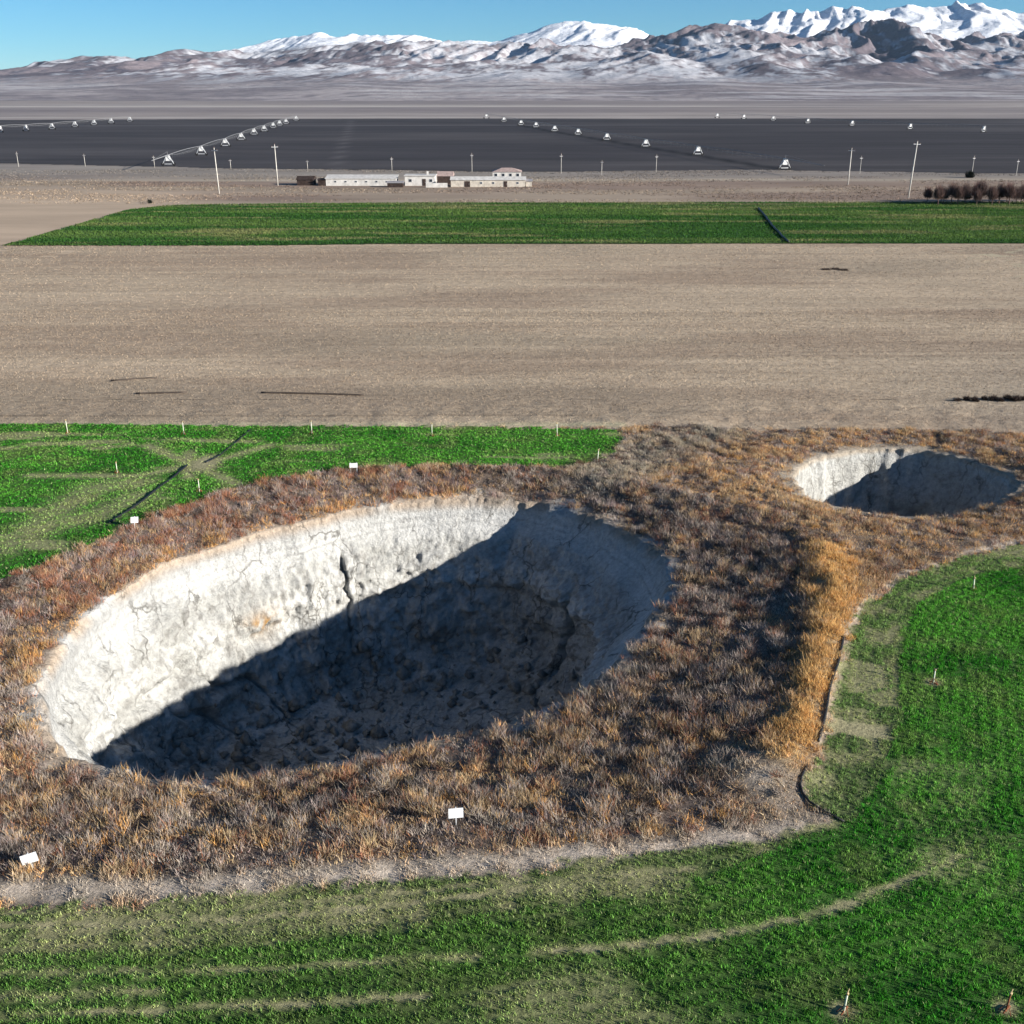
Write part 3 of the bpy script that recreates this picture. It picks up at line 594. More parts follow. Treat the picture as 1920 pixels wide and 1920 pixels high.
def stuff(name, parts, mat, label, cat):
    v = np.vstack([p[0] for p in parts]); c = np.vstack([p[1] for p in parts])
    o = mesh_np(name, v, np.arange(len(v)).reshape(-1, 3), mat, c); tag(o, label, cat, kind='stuff'); return o
def scatter(x0, x1, y0, y1, dens, fov=.64):
    n = int((x1-x0)*(y1-y0)*dens); x = rng.uniform(x0, x1, n); y = rng.uniform(y0, y1, n)
    k = np.abs(x) < fov*(y*.931 + 10.2) + 1.5; return x[k], y[k]
def holes(x, y, m=1.0):
    a = np.hypot(x-BC[0], y-BC[1]) / rim_r(np.arctan2(y-BC[1], x-BC[0])); b = np.hypot(x-SC[0], y-SC[1]) / srim_r(np.arctan2(y-SC[1], x-SC[0]))
    return (a > m) & (b > m + .03), a, b

# dry scrub, growing in rounded clumps with gaps between
x, y = scatter(-48, 60, 32, 96, 36)
ok, ra, rb = holes(x, y, 1.012); zz_ = zone_of(x, y); x, y = x[ok & (zz_ == 0)], y[ok & (zz_ == 0)]
ok, ra, rb = holes(x, y, 1.0)
pa = np.minimum(pdist(PATH_A, x, y), .55*pdist(PATH_R, x, y)); litter = np.maximum(sstep(.95, .3, pdist(PATH_A, x, y)), .85*np.exp(-(np.hypot(x-CORNER[0], (y-CORNER[1])*.8)/1.9)**2))
clump = fbm(x*1.25, y*1.25, octv=2, seed=141)*.7 + .3*fbm(x*.4, y*.4, octv=2, seed=143); dome = sstep(.34, .66, clump)
rid = np.exp(-(pdist(RIDGE_R, x, y)/1.0)**2)
dn = np.maximum((.62 + .38*dome), .9*rid)*(1 - .15*litter)*sstep(.02, .12, pa)*(.45 + .55*sstep(1.01, 1.05, ra))*(.4+.6*sstep(1.03, 1.12, rb))
k = rng.random(len(x)) < dn; x, y, litter, dome, rid = x[k], y[k], litter[k], dome[k], rid[k]
hgt = (.17 + .36*dome)*(1 - .45*litter)*(.7 + .5*rng.random(len(x))); hgt = np.maximum(hgt, .34*rid)
out_ = np.hypot(x-BC[0], y-BC[1]) > prad(PG, np.arctan2(y-BC[1], x-BC[0])); hgt = np.where(out_, hgt*.75, hgt)
c = dry_palette(x, y); c = mixc(c, np.array((.37,.325,.265))*(.5+1.0*rng.random((len(x), 1))), .75*litter); c = mixc(c*1.12, np.array((.60,.375,.145))*(.7+.5*rng.random((len(x), 1))), .85*np.clip(1.3*rid, 0, 1)*(rng.random(len(x)) < .8))
z = ground_z(x, y); k = rng.random(len(x)) < .7; c = c*1.10
P1 = blades(x[k], y[k], z[k], hgt[k], np.full(k.sum(), .024), c[k], 14, 1.0, .24, 1.25)
P2 = blades(x[~k], y[~k], z[~k], hgt[~k]*.75, np.full((~k).sum(), .05), c[~k]*.9, 8, 1.4, .28, 1.1)
bx, by = scatter(-48, 60, 34, 95, .85); ok, ra, rb = holes(bx, by, 1.03); s_ = ok & (zone_of(bx, by) == 0) & (pdist(PATH_A, bx, by) > 1.0) & (pdist(RIDGE_R, bx, by) > 1.6); bx, by = bx[s_], by[s_]
s_ = rng.random(len(bx)) < sstep(.38, .6, fbm(bx*.22, by*.22, octv=3, seed=145)); bx, by = bx[s_], by[s_]
br = .22 + .42*rng.random(len(bx))**1.5; nb = 70; I = np.repeat(np.arange(len(bx)), nb); m_ = len(I)
az, el = rng.random(m_)*6.283, np.arccos(rng.random(m_)); dr = np.stack([np.sin(el)*np.cos(az), np.sin(el)*np.sin(az), .8*np.cos(el)], 1)
ctr = np.stack([bx, by, ground_z(bx, by) + .05], 1)[I]; p0 = ctr + dr*(br[I]*(.25+.4*rng.random(m_)))[:, None] + rng.normal(0, .05, (m_, 3)); p1 = ctr + dr*(br[I]*(.85+.35*rng.random(m_)))[:, None] + rng.normal(0, .09, (m_, 3))
of = rng.normal(0, 1, (m_, 3)); of *= (.016/np.linalg.norm(of, axis=1))[:, None]
bc = np.array([(.11,.08,.065), (.20,.11,.075), (.27,.225,.19), (.30,.21,.13)])[rng.choice(4, len(bx), p=[.35, .2, .3, .15])][I]*(.6+.8*rng.random((m_, 1)))
P3 = (np.stack([p0-of, p0+of, p1], 1).reshape(-1, 3), np.repeat(bc[:, None, :], 3, 1).reshape(-1, 3))
stuff('dry_grass', [P1, P2, P3], M['dryleaf'], 'dry brown, tawny and grey scrub grass around the sinkholes', 'dry grass')

# wheat in drilled rows
def wheat(name, x0, x1, y0, y1, dens, zid, label, k=5, hh=.15):
    x, y = scatter(x0, x1, y0, y1, dens)
    s = zone_of(x, y) == zid; x, y = x[s], y[s]
    ed = pdist(W_FRONT[:16] if zid == 1 else W_LEFT[7:19], x, y); row = .5 + .5*np.cos(2*np.pi*(ed + .15*fbm(x*.3, y*.3, octv=2, seed=152))/(.62 if zid == 1 else .9))
    s = rng.random(len(x)) < .28 + .72*row; x, y, row = x[s], y[s], row[s]
    c, th = wheat_colour(x, y, zid == 2); s = rng.random(len(x)) > .97*th**1.3; x, y, c, th = x[s], y[s], c[s], th[s]
    c = c*(.45 + 1.1*rng.random(len(x))**1.3)[:, None]*1.72
    pale = rng.random(len(x)) < .05 + .25*th; c[pale] = mixc(c[pale], (.38,.40,.20), .6)
    h = hh*(.7 + .6*fbm(x*.8, y*.8, octv=3, seed=151))*(1-.4*th)
    return stuff(name, [blades(x, y, ground_z(x, y), h, np.full(len(x), .040 if zid == 1 else .07), c, k, .8, .09, 1.3)], M['greenleaf'], label, 'wheat')
wheat('wheat_crop', -34, 56, 24, 78, 96, 1, 'young green wheat growing around the front of the large sinkhole')
wheat('wheat_crop', -62, 14, 57, 94, 48, 2, 'young green wheat growing between the large sinkhole and the stubble', 4)
# stubble
xs, ys = [], []
for y0, y1, d in ((88, 112, 11), (112, 145, 7), (145, 208, 2.4)):
    a, b = scatter(-130, 130, y0, y1, d); xs.append(a); ys.append(b)
x, y = np.concatenate(xs), np.concatenate(ys); s = (zone_of(x, y) == 3) & (y < 207); x, y = x[s], y[s]
c = stub_colour(x, y)*(.6 + .6*rng.random(len(x)))[:, None]; wd = .03 + .0006*(y-88)
stuff('stubble_straw', [blades(x, y, np.where(y > 101, stub_z(x, y), ground_z(x, y)), np.full(len(x), .13), wd*1.6, c, 2, 1.1, .15)], M['dryleaf'], 'short straw and clods left on the stubble field', 'straw')
# far wheat, steppe tufts
x, y = scatter(-150, 190, 206, 288, 4.5); s = inside(W_FAR, x, y); x, y = x[s], y[s]
stuff('wheat_crop', [blades(x, y, np.full(len(x), .1), np.full(len(x), .30), np.full(len(x), .22), far_wheat_col(x, y)*(.75+.6*rng.random(len(x)))[:, None]*1.1, 2, .8, .3)], M['greenleaf'], 'green wheat on the far strip beyond the stubble', 'wheat')
x, y = scatter(-260, 260, 280, 400, 1.0); s = ~inside(W_FAR, x, y) & ~inside(PLOUGH, x, y); x, y = x[s], y[s]
dens = fbm(x*.03, y*.08, octv=4, seed=161); s = rng.random(len(x)) < sstep(.4, .62, dens); x, y = x[s], y[s]
stuff('steppe_tufts', [blades(x, y, np.full(len(x), -.03), .12+.22*rng.random(len(x)), np.full(len(x), .25), steppe_col(x, y)*(.35+.7*rng.random(len(x)))[:, None], 3, .9, .4)], M['dryleaf'], 'low dry steppe tufts around the farm', 'dry grass')
# ------------------------------------------------------------------ rubble on the sinkhole floor
def rubble():
    o = [q for q in bpy.data.objects if q.name == 'sinkhole'][0]; me = o.data
    co = np.empty(len(me.vertices)*3, np.float32); me.vertices.foreach_get('co', co); co = co.reshape(-1, 3)
    c = co[co[:, 2] < -10.0]; c = c[rng.integers(0, len(c), 2200)]
    sz = .08 + .55*rng.random(len(c))**4
    octa = np.array([(1,0,0),(-1,0,0),(0,1,0),(0,-1,0),(0,0,1),(0,0,-1)], float); f = np.array([(0,2,4),(2,1,4),(1,3,4),(3,0,4),(2,0,5),(1,2,5),(3,1,5),(0,3,5)])
    v = octa[None]*(sz[:, None, None])*(.6 + .7*rng.random((len(c), 6, 3))) + rng.normal(0, .15, (len(c), 6, 3))*sz[:, None, None] + c[:, None, :]
    col = np.repeat((np.array((.36,.345,.31))*(.7 + .5*rng.random((len(c), 1))))[:, None, :], 6, 1)
    tag(mesh_np('rubble', v.reshape(-1, 3), (f[None] + 6*np.arange(len(c))[:, None, None]).reshape(-1, 3), M['chalk'], col.reshape(-1, 3)), 'chalky rubble fallen onto the floor of the large sinkhole', 'rubble', kind='stuff')
rubble()

def gz(x, y): return float(ground_z(np.array([x]), np.array([y]))[0]) if y < 101 else 0.0

# ------------------------------------------------------------------ hoses
def hose(name, pts, rad, mat, label, group=None, wig=.12, sag=0.0):
    P = np.array([p[:2] for p in pts], float); d = np.r_[0, np.cumsum(np.hypot(*np.diff(P, axis=0).T))]
    t = np.linspace(0, d[-1], max(6, int(d[-1]/.5))); x = np.interp(t, d, P[:, 0]); y = np.interp(t, d, P[:, 1])
    for _ in range(3): x[1:-1] = (x[:-2]+2*x[1:-1]+x[2:])/4; y[1:-1] = (y[:-2]+2*y[1:-1]+y[2:])/4
    x = x + wig*(vnoise(t*.35, t*0, seed=171)-.5)*2; y = y + wig*(vnoise(t*.35, t*0+7, seed=172)-.5)*2
    z = np.where(y < 101, ground_z(x, y), .10 if y.mean() > 200 else 0.0) + rad*.8
    m = MB(); m.tube(list(zip(x, y, z)), rad, 7)
    return tag(m.build(name, mat, smooth=True), label, 'hose', group)
hose('irrigation_hose', [(-22.63, 91.15), (-23.09, 87.23), (-23.61, 83.6), (-24.25, 82.27)], .055, M['hose'], 'black irrigation hose running from the bare patch to the stubble edge')
hose('irrigation_hose', [(-25.49, 81.75), (-25.7, 79.24), (-26.11, 76.51), (-26.78, 72.45), (-27.45, 69.42)], .07, M['hose'], 'thick black irrigation hose running from the bare patch to the scrub')
hose('irrigation_hose', [(17.92, 52.96), (16.91, 50.03), (15.44, 46.6), (14.67, 44.67), (13.89, 42.65)], .08, M['hose'], 'black irrigation hose lying along the orange grass bank at the wheat edge')
hose('irrigation_hose', [(12.91, 40.78), (11.94, 38.84), (12.2, 38.1), (12.85, 37.6), (13.52, 36.87)], .05, M['hose'], 'black hose bent round the corner of the scrub and into the wheat')
hose('irrigation_hose', [(58.61, 269.49), (56.99, 255.98), (54.34, 235.22), (51.74, 209.86)], .20, M['hose'], 'black supply pipe crossing the far strip of wheat')
for a_, l_ in (([(-40.37, 107.74), (-36.09, 109.02)], 'short thin dusty pipe lying askew on the stubble'), ([(-36.29, 102.86), (-31.51, 103.25)], 'thin dusty pipe lying straight on the stubble, the middle one of three'), ([(-24.28, 103.25), (-19.56, 102.86), (-14.24, 102.28)], 'longest of three thin dusty pipes lying on the stubble')):
    hose('dusty_pipe', a_, .09, M['brownhose'], l_, 'pipes left on the stubble', .03)

# ------------------------------------------------------------------ warning signs
def sign(loc, rz, tilt, w, h, post_h, label, legs=1):
    x, y = loc; t = empty('warning_sign', (x, y, gz(x, y) - .05), rz); t.rotation_euler = (tilt[0], tilt[1], rz)
    for k in range(legs):
        px = 0 if legs == 1 else (-.4 + .8*k)*w
        MB().box(px-.02, px+.02, .012, .052, -.2, post_h + .05).build('post', M['steel'], t)
    m = MB(); m.box(-w/2, w/2, -.01, .01, post_h - h, post_h); p = m.build('panel', M['signwhite'], t)
    e = MB(); b_ = .014
    e.box(-w/2-b_, w/2+b_, -.016, .012, post_h, post_h+b_).box(-w/2-b_, w/2+b_, -.016, .012, post_h-h-b_, post_h-h).box(-w/2-b_, -w/2, -.016, .012, post_h-h, post_h).box(w/2, w/2+b_, -.016, .012, post_h-h, post_h)
    e.build('frame', M['steel'], p)
    return tag(t, label, 'sign', 'blank warning signs around the large sinkhole')
sign([(-2.26, 36.87)][0], R(8), (R(-4), 0), .58, .42, .83, 'white rectangular sign on a post in the brown scrub before the large sinkhole')
sign([(-18.34, 34.2)][0], R(14), (R(-12), R(-12)), .58, .36, .66, 'tilted white sign at the edge of the scrub, beside a tawny clump')
sign([(-25.54, 68.8)][0], R(25), (0, R(6)), .46, .40, .85, 'small white sign where the black hose meets the scrub')
sign([(-12.19, 80.0)][0], R(5), (0, 0), .60, .34, .85, 'white sign on two legs at the wheat edge behind the large sinkhole', 2)

# ------------------------------------------------------------------ sprinklers
def sprinkler(x, y, h, label, group=None, lean=0.0):
    t = empty('sprinkler', (x, y, gz(x, y)), random.random()*6); t.rotation_euler = (lean, lean*.6, t.rotation_euler[2])
    MB().tube([(0,0,-.15), (0,0,h)], .032, 8).build('riser_pipe', M['pvc'], t, True)
    s_ = MB()
    for k in range(3):
        a = 2.09*k; s_.tube([(.26*math.cos(a), .26*math.sin(a), -.04), (.03*math.cos(a), .03*math.sin(a), .30)], .014, 5)
    s_.build('tripod', M['rust'], t)
    hd = MB().tube([(0,0,h-.01), (0,0,h+.05), (0,0,h+.09)], [.05, .055, .03], 8).build('sprinkler_head', M['brass'], t, True)
    MB().tube([(0,0,h+.07), (.12,0,h+.14)], [.022, .014], 6).tube([(0,0,h+.07), (-.08,0,h+.09)], .014, 5).build('nozzle', M['brass'], hd)
    MB().tube([(-.22,.02,.05), (0,.0,.06), (.25,-.03,.05)], .03, 6).build('coupling', M['rust'], t, True)
    return tag(t, label, 'sprinkler', group)
LBL = 'pale sprinkler riser in the row along the stubble edge of the wheat'
for px in [(-38.12, 90.22), (-28.06, 89.91), (-17.11, 89.91), (-6.8, 89.3), (3.85, 89.3)]: sprinkler(px[0], px[1], 1.1, LBL, 'sprinklers along the stubble edge', R(random.uniform(-3, 3)))
for p, h, l in (([(6.77, 82.53)][0], 1.0, 'pale sprinkler riser at the rounded tip of the wheat near the tawny grass'), ([(-30.39, 79.85)][0], .8, 'pale sprinkler riser in the wheat beside the bare cross of tracks'), ([(-22.97, 75.71)][0], .9, 'pale sprinkler riser between the black hose and the brown scrub'),
                ([(27.35, 58.94)][0], .75, 'pale sprinkler riser in the bright wheat nearest the small sinkhole'), ([(21.07, 48.03)][0], .75, 'pale sprinkler riser standing alone in the widest part of the bright wheat'),
                ([(10.73, 27.19)][0], .75, 'pale sprinkler riser on a small bare patch in the front wheat'), ([(15.99, 27.23)][0], .7, 'rusty sprinkler riser on a small bare patch in the front wheat')):
    o = sprinkler(p[0], p[1], h, l, None, R(random.uniform(-4, 4)))
    if l.startswith('rusty'):
        for ch in o.children:
            if ch.name.startswith('riser'): ch.data = ch.data.copy(); ch.data.materials[0] = M['rust']

# ------------------------------------------------------------------ centre pivot irrigators
def drive_tower(t, loc, ang):
    tw = MB(); 
    for sx in (-1, 1):
        for sy in (-.25, .25): tw.tube([(2.0*sx, sy*.6, .75), (.28*sx, sy*3.0, 3.7)], .075, 5)
    tw.box(-2.1, 2.1, -.11, .11, .62, .80); tw.box(-.5, .5, -.8, .8, 3.62, 3.74); tw.tube([(-1.35, -.2, 1.9), (1.35, -.2, 1.9)], .05, 5)
    o = tw.build('drive_tower', M['steel'], t); o.location = loc; o.rotation_euler = (0, 0, ang)
    pn_ = MB().add([(-1.15,-.30,1.3),(1.15,-.30,1.3),(.95,-.55,3.55),(-.95,-.55,3.55),(-1.15,.30,1.3),(1.15,.30,1.3),(.95,.55,3.55),(-.95,.55,3.55)], [(0,1,2,3),(5,4,7,6),(1,5,6,2),(4,0,3,7),(3,2,6,7),(0,4,5,1)])
    pn_.v = [(x_*.68, y_*.68, 2.6 + (z_-2.5)*.68) for x_, y_, z_ in pn_.v]
    pn_.build('tower_panel', M['signwhite'], o)
    for sx in (-1, 1):
        w = MB(); n = 14; vs_ = []
        for yy in (-.17, .17): vs_ += [(2.0*sx + .62*math.cos(6.2832*k/n), yy, .62 + .62*math.sin(6.2832*k/n)) for k in range(n)]
        w.add(vs_, [tuple(range(n)), tuple(reversed(range(n, 2*n)))] + [(k, (k+1) % n, n+(k+1) % n, n+k) for k in range(n)])
        w.build('wheel', M['rubber'], o, False)
    return o
def span(t, a, b):
    a = np.array(a, float); b = np.array(b, float); m = MB(); n = 8
    arch = [(a + (b-a)*i/n) + np.array((0, 0, 3.75 + .35*math.sin(math.pi*i/n))) for i in range(n+1)]
    m.tube(arch, .085, 6); d = (b-a)/np.linalg.norm(b-a); sd_ = np.array((-d[1], d[0], 0))*.7
    low = [(a + (b-a)*i/n) + np.array((0, 0, 3.7 - .75*math.sin(math.pi*i/n))) for i in range(n+1)]
    for s_ in (-1, 1): m.tube([low[i] + s_*sd_*math.sin(math.pi*i/n) for i in range(n+1)], .022, 4)
    for i in range(1, n):
        for s_ in (-1, 1): m.tube([arch[i], low[i] + s_*sd_*math.sin(math.pi*i/n)], .018, 4)
    for i in range(1, n*2): q = a + (b-a)*i/(2*n); m.tube([q + np.array((0, 0, 3.7)), q + np.array((0, 0, 2.3))], .014, 4)
    return m.build('span', M['dullsteel'], t)
def pivot(pts, label, over=None):
    o = np.array((pts[-1][0], pts[-1][1], 0.05)); t = empty('pivot_irrigator', tuple(o))
    L = [np.array((p[0]-o[0], p[1]-o[1], 0)) for p in pts]
    for i, p in enumerate(L):
        q = L[min(i+1, len(L)-1)] - L[max(i-1, 0)]; drive_tower(t, tuple(p), math.atan2(q[1], q[0]) - math.pi/2)
    for p, q in zip(L[:-1], L[1:]): span(t, p, q)
    if over is not None:
        q = np.array((over[0]-o[0], over[1]-o[1], 0)); m = MB(); m.tube([L[0] + np.array((0,0,3.75)), q + np.array((0,0,3.3))], [.14, .09], 6); m.tube([L[0] + np.array((0,0,4.9)), q + np.array((0,0,3.3))], .03, 4); m.tube([L[0] + np.array((0,0,3.7)), L[0] + np.array((0,0,4.95))], .06, 5)
        m.build('overhang', M['dullsteel'], t)
    return tag(t, label, 'irrigator', 'pivot irrigators on the ploughed field')
pivot([(-123.6, 413.6), (-127.68, 474.12), (-133.75, 539.55), (-140.18, 600.0), (-146.77, 660.33), (-150.96, 707.66), (-156.48, 762.16), (-160.42, 803.35), (-162.5, 837.24), (-169.33, 914.27)], 'white towered pivot irrigator whose line ends nearest the two utility poles by the farm', [(-122.36, 390.59)][0])
pivot([(93.57, 393.96), (76.43, 474.12), (61.84, 534.64), (49.12, 600.0), (37.6, 660.33), (25.97, 707.66), (15.92, 772.07), (6.34, 814.34), (-6.09, 887.08), (-21.36, 973.9)], 'white towered pivot irrigator along the black strip of the ploughed field', [(99.58, 366.16)][0])
pivot([(283.97, 699.31), (254.48, 743.1), (234.74, 803.35), (215.7, 849.17), (204.87, 914.27), (190.53, 958.28), (174.16, 990.03)], 'pivot irrigator crossing the back of the ploughed field behind the tallest pole')
pivot([(-308.03, 699.31), (-299.6, 716.2), (-294.0, 743.1), (-293.86, 782.22), (-292.35, 814.34), (-292.27, 849.17), (-290.96, 887.08)], 'distant pivot irrigator at the back edge of the ploughed field under the low hills')

# ------------------------------------------------------------------ utility poles
def pole(h, arm=1.8, rad=.17):
    t = empty('utility_pole', (0, 0, 0))
    MB().tube([(0,0,-.3), (0,0,h*.5), (0,0,h)], [rad, rad*.8, rad*.55], 8).build('pole_shaft', M['concrete'], t, True)
    ca = MB().box(-arm/2, arm/2, -.06, .06, h-.75, h-.63).build('crossarm', M['steel'], t)
    for k in (-1, 0, 1):
        x0 = k*arm*.45; z0 = h-.63 if k else h; MB().tube([(x0,0,z0), (x0,0,z0+.12), (x0,0,z0+.28)], [.05, .09, .05], 7).build('insulator', M['ceramic'], t if k == 0 else ca, True)
    return t
for p, h, ln, l in (([(103.41, 296.76)][0], 14.0, 2.4, 'tallest pale utility pole, standing beside the bare hedge trees'), ([(99.16, 337.03)][0], 10.2, 0, 'pale utility pole between the tallest pole and the farm, near the ploughed field'),
                    ([(-79.35, 308.59)][0], 11.8, -1.6, 'leaning pale utility pole at the corner of the far wheat strip'), ([(-68.38, 333.43)][0], 11.4, -.5, 'upright pale utility pole next to the dark farm sheds')):
    o = pole(h, 1.9, .21 if h > 13 else .17); o.location = (p[0], p[1], 0); o.rotation_euler = (0, R(ln), R(random.uniform(-25, 25))); tag(o, l, 'pole', 'utility poles near the farm')
fp = pole(5.6, 1.0, .09); first = True
for (px, py), sc_ in zip([(-176.01, 409.71), (-153.19, 412.39), (-126.68, 407.07), (-97.2, 396.81), (-69.78, 391.87), (-40.75, 389.44), (-13.5, 387.04), (16.27, 380.02), (29.2, 373.24), (48.32, 384.67), (114.63, 377.73), (149.8, 373.24), (162.35, 368.85)], (.9,.75,.7,.6,.6,.8,1.05,1.1,.8,1.0,1.0,1.05,.9)):
    o = fp if first else copy_tree(fp); first = False
    o.location = (px, py, 0); o.scale = (1, 1, sc_); o.rotation_euler = (0, 0, random.uniform(-.4, .4))
    tag(o, 'short thin pole in the line along the near edge of the ploughed field', 'pole', 'short poles along the ploughed field')

# ------------------------------------------------------------------ the farm
def building(name, label, x0, x1, y, dep, h, mat, roof, roofmat, doors=(), wins=(), rise=.5, chim=False, rz=0.0):
    cx_, w = (x0+x1)/2, x1-x0; t = empty(name, (cx_, y, 0), rz)
    MB().box(-w/2, w/2, 0, dep, -.2, h).build('wall', mat, t); ov = .25
    if roof == 'flat': rf = MB().box(-w/2-ov, w/2+ov, -ov, dep+ov, h, h+.16).build('roof', roofmat, t)
    elif roof == 'mono': rf = MB().add([(-w/2-ov,-ov,h),(w/2+ov,-ov,h),(w/2+ov,dep+ov,h+rise),(-w/2-ov,dep+ov,h+rise),(-w/2-ov,-ov,h+.1),(w/2+ov,-ov,h+.1),(w/2+ov,dep+ov,h+rise+.1),(-w/2-ov,dep+ov,h+rise+.1)], [(0,3,2,1),(4,5,6,7),(0,1,5,4),(1,2,6,5),(2,3,7,6),(3,0,4,7)]).build('roof', roofmat, t)
    elif roof == 'gable':
        rf = MB().add([(-w/2-ov,-ov,h),(w/2+ov,-ov,h),(w/2+ov,dep+ov,h),(-w/2-ov,dep+ov,h),(-w/2-ov,dep/2,h+rise),(w/2+ov,dep/2,h+rise)], [(0,1,5,4),(2,3,4,5),(0,4,3),(1,2,5),(0,3,2,1)]).build('roof', roofmat, t)
    else:
        rf = MB().add([(-w/2-ov,-ov,h),(w/2+ov,-ov,h),(w/2+ov,dep+ov,h),(-w/2-ov,dep+ov,h),(-w/2+dep*.4,dep/2,h+rise),(w/2-dep*.4,dep/2,h+rise)], [(0,1,5,4),(2,3,4,5),(0,4,3),(1,2,5),(0,3,2,1)]).build('roof', roofmat, t)
    if chim: MB().box(w*.2, w*.2+.5, dep*.5, dep*.5+.5, h, h+rise+.8).build('chimney', mat, rf)
    for dx, dw, dh in doors:
        d_ = MB().box(dx-dw/2, dx+dw/2, -.06, .02, 0, dh).build('door', M['darkwood'], t); MB().box(dx+dw*.3, dx+dw*.3+.08, -.10, -.06, dh*.45, dh*.45+.2).build('handle', M['steel'], d_)
    for wx_, wz, ww, wh in wins:
        f_ = MB().box(wx_-ww/2, wx_+ww/2, -.05, .02, wz, wz+wh).build('window', M['steel'], t); MB().box(wx_-ww/2+.08, wx_+ww/2-.08, -.07, -.05, wz+.08, wz+wh-.08).build('pane', M['glass'], f_)
    return tag(t, label, 'building', 'farm buildings')
u = .1545
def FX(px): return (px-960)*u
building('timber_shed', 'wide dark timber shed at the end of the farm next to the utility pole', FX(553), FX(584), 334, 5, 1.6, M['darkwood'], 'gable', M['darkwood'], rise=.9)
building('timber_shed', 'narrow dark timber shed against the end of the long white barn', FX(594), FX(608), 333, 3, 1.5, M['darkwood'], 'mono', M['darkwood'], rise=.3)
building('long_barn', 'long low white barn with a pale flat roof', FX(609), FX(742), 333, 5, 1.95, M['plaster'], 'mono', M['plaster'], wins=[(k*3.0-7.5, .9, .7, .5) for k in range(6)], rise=.7)
building('open_shed', 'low dark open fronted shed before the white farmhouse', FX(728), FX(757), 328, 2.4, 1.15, M['darkwood'], 'mono', M['rooftin'], rise=.35)
building('white_farmhouse', 'taller white flat roofed farmhouse in the middle of the farm', FX(758), FX(815), 333, 6, 2.7, M['plaster'], 'flat', M['plaster'], doors=[(1.2, 1.0, 1.9)], wins=[(-2.8, 1.0, .9, .9), (3.2, 1.0, .9, .9)], chim=True, rise=.3)
building('hay_barn', 'dark barn with a brown roof behind the low white wall', FX(817), FX(846), 339, 6, 2.2, M['darkwood'], 'gable', M['rooftile'], rise=1.2)
building('beige_barn', 'longest building of the farm, a low beige barn with a pale roof', FX(846), FX(985), 329, 6, 1.9, M['beigewall'], 'gable', M['plaster'], doors=[(-6, 1.6, 1.6), (5, 1.0, 1.6)], wins=[(-2, .8, .7, .6), (1.5, .8, .7, .6), (8.5, .8, .7, .6)], rise=.8)
building('lean_to', 'small beige lean-to at the end of the beige barn', FX(986.5), FX(997), 329.5, 4, 1.5, M['beigewall'], 'mono', M['rooftin'], rise=.3)
building('hip_roof_house', 'white house with a faded pinkish hipped roof behind the beige barn', FX(922), FX(978), 346, 7, 2.9, M['plaster'], 'hip', M['rooftile'], wins=[(k*2.2-3.3, 1.5, .9, 1.0) for k in range(4)], rise=1.0, chim=False)
gw = MB(); x_ = FX(800)
tag(MB().box(FX(800), FX(840), 327.5, 327.8, -.2, 1.2).build('garden_wall', M['plaster']), 'low white garden wall in front of the brown roofed barn', 'wall')

# ------------------------------------------------------------------ bare trees and shrubs
def twig_mesh(name, n, rx, rz, z0, colr, seed, wd):
    g = np.random.default_rng(seed); a = g.random(n)*6.283; el = np.arccos(g.random(n)*1.25-.25); rad = .35 + .65*g.random(n)**.5
    d = np.stack([np.sin(el)*np.cos(a)*rx, np.sin(el)*np.sin(a)*rx, np.cos(el)*rz], 1)*rad[:, None]
    base = d*.45 + np.array((0, 0, z0)) + g.normal(0, .12*rx, (n, 3)); tip = d*1.0 + np.array((0, 0, z0)) + g.normal(0, .15*rx, (n, 3)) + np.array((0, 0, .25*rz))
    o_ = g.normal(0, 1, (n, 3)); o_ /= np.linalg.norm(o_, axis=1)[:, None]; o_ *= wd*(.6+.8*g.random((n, 1)))
    v = np.stack([base-o_, base+o_, tip], 1); c = np.repeat((np.array(colr)*(.55+.9*g.random((n, 1))))[:, None, :], 3, 1)
    ob = mesh_np(name, v.reshape(-1, 3), np.arange(3*n).reshape(-1, 3), M['dryleaf'], c.reshape(-1, 3)); return ob
def bare_tree(seed, h, colr):
    g = random.Random(seed); t = empty('bare_tree', (0, 0, 0)); m = MB()
    m.tube([(0,0,-.1), (.05,.03,h*.25), (g.uniform(-.15,.15), g.uniform(-.1,.1), h*.55)], [.12, .09, .05], 6)
    for k in range(7):
        a = k*.9 + g.random(); z0 = h*g.uniform(.15, .45); L_ = h*g.uniform(.25, .42)
        m.tube([(0,0,z0), (L_*.3*math.cos(a), L_*.3*math.sin(a), z0+L_*.5), (L_*.5*math.cos(a), L_*.5*math.sin(a), z0+L_)], [.055, .035, .015], 4)
    m.build('trunk', M['bark'], t); cr = twig_mesh('crown', 900, h*.30, h*.50, h*.32, colr, seed, .04); cr.parent = t
    return t
protos = [bare_tree(i, 5.6 + .35*i, c_) for i, c_ in enumerate([(.17,.085,.075), (.13,.085,.075), (.20,.13,.11), (.10,.07,.065)])]
tp = []
for i in range(30):
    yy = random.uniform(277, 281) if i % 2 else random.uniform(281, 287)
    tp.append((103.5 + 1.08*i + random.uniform(-.5, .5), yy))
for i, (x_, y_) in enumerate(tp):
    o = protos[i] if i < 4 else copy_tree(protos[i % 4])
    o.location = (x_, y_, 0); o.rotation_euler = (0, 0, random.random()*6.28); s_ = random.uniform(.75, 1.08); o.scale = (s_, s_, s_)
    tag(o, ('low reddish brown bare tree in the thicket beyond the far wheat strip', 'dull brown bare tree in the thicket beyond the far wheat strip', 'pale brown bare tree in the thicket beyond the far wheat strip', 'tall near black bare tree in the thicket beyond the far wheat strip')[i % 4], 'tree', 'bare trees in the thicket')
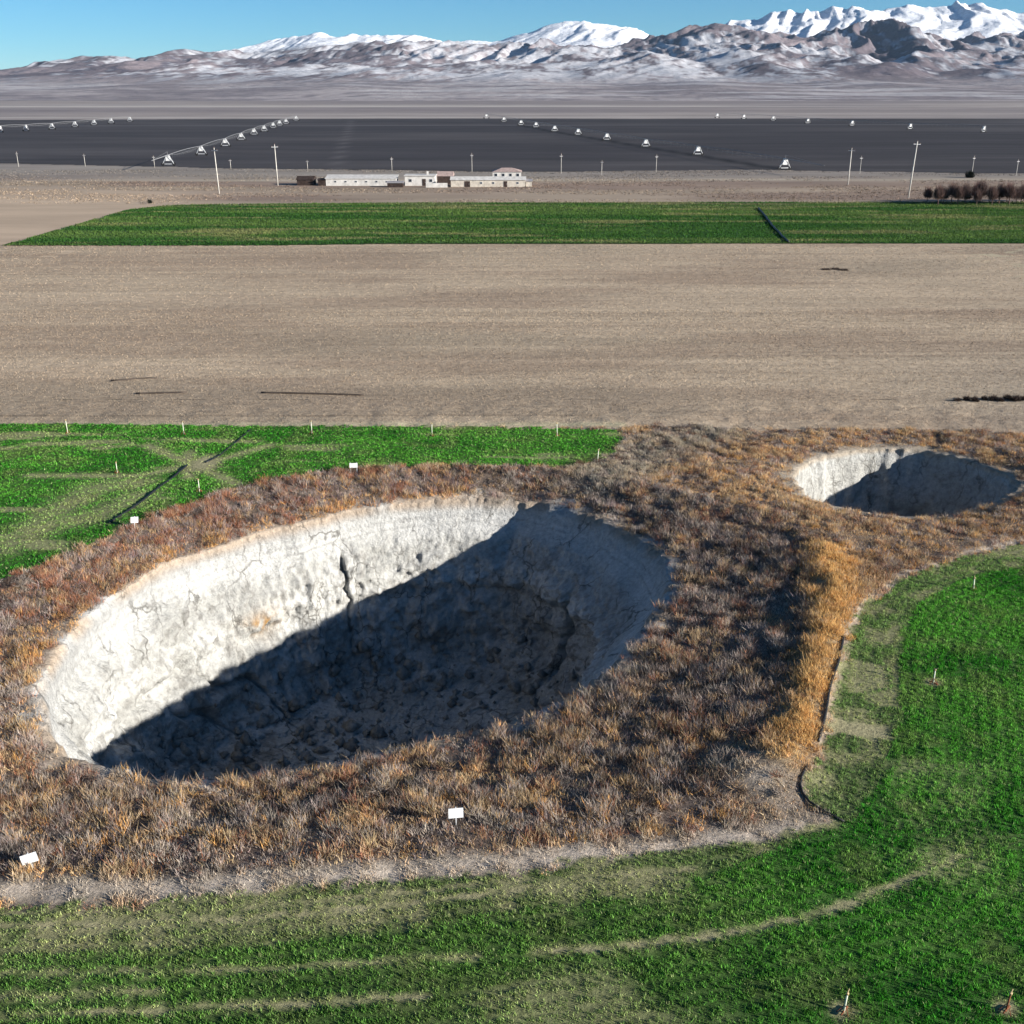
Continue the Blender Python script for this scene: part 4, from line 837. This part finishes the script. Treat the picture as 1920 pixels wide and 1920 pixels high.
def shrub(r_, h_, colr, seed, n=260, wd=.03):
    t = empty('shrub', (0, 0, 0)); f = twig_mesh('foliage', n, r_, h_*.8, h_*.12, colr, seed, wd); f.parent = t
    m = MB(); g = random.Random(seed)
    for k in range(4): a = 1.6*k + g.random(); m.tube([(0,0,-.05), (r_*.4*math.cos(a), r_*.4*math.sin(a), h_*.6)], [.04*h_+.01, .012], 4)
    m.build('stem', M['bark'], t); return t
o = shrub(1.7, 2.2, (.018,.022,.018), 41, 700, .12); p = [(144.91, 362.45)][0]; o.location = (p[0], p[1], 0); tag(o, 'dark round shrub alone at the near edge of the ploughed field', 'shrub')
o = shrub(.8, 1.1, (.035,.04,.03), 42, 300, .06); p = [(-90.32, 283.14)][0]; o.location = (p[0], p[1], 0); tag(o, 'small dark shrub by the corner of the far wheat strip', 'shrub')
ps = shrub(.55, .5, (.055,.04,.035), 43, 300, .022); first = True
for px, py in [(42.05, 100.38), (43.05, 100.76), (43.71, 100.38), (44.84, 100.95), (45.58, 100.76), (46.13, 100.38), (47.07, 100.95), (47.67, 100.57), (48.41, 100.76), (49.05, 100.38)]:
    o = ps if first else copy_tree(ps); first = False
    o.location = (px, py, 0); o.rotation_euler = (0, 0, random.random()*6); s_ = random.uniform(.6, 1.2); o.scale = (s_*1.2, s_, s_)
    tag(o, 'low dark brown shrub in the short row on the stubble beyond the small sinkhole', 'shrub', 'dark shrubs in a row on the stubble')
ps = shrub(.7, .4, (.085,.065,.055), 44, 260, .03)
for i, (px, py) in enumerate([(50.36, 178.41), (52.05, 178.95), (53.12, 177.87)]):
    o = ps if i == 0 else copy_tree(ps)
    o.location = (px, py, 0); o.scale = (1.6, 1, .8); tag(o, 'flat brown weed clump far out on the stubble towards the far wheat', 'weed', 'weed clumps far out on the stubble')

# ------------------------------------------------------------------ the air over the plain
hz = MB().box(-5200, 5200, -60, 9600, -1.2, 640).build('haze', M['hose'])
# the box reaches a metre below the lowest ground, the sinkhole floor included
hz.data.materials.clear(); hm_ = bpy.data.materials.new('pale_haze'); hm_.use_nodes = True; t_ = hm_.node_tree; t_.nodes.clear()
pv = t_.nodes.new('ShaderNodeVolumePrincipled'); pv.inputs['Color'].default_value = (.60, .80, 1.0, 1); pv.inputs['Density'].default_value = 1.2e-5; pv.inputs['Anisotropy'].default_value = 0.0
om = t_.nodes.new('ShaderNodeOutputMaterial'); t_.links.new(pv.outputs[0], om.inputs['Volume']); hz.data.materials.append(hm_)
for v_ in hz.data.vertices:
    if v_.co.z < 0: v_.co.z = -24.0
tag(hz, 'thin pale winter haze over the plain', 'haze', kind='stuff')

print('triangles', sum(len(o.data.polygons) for o in bpy.data.objects if o.type == 'MESH'))
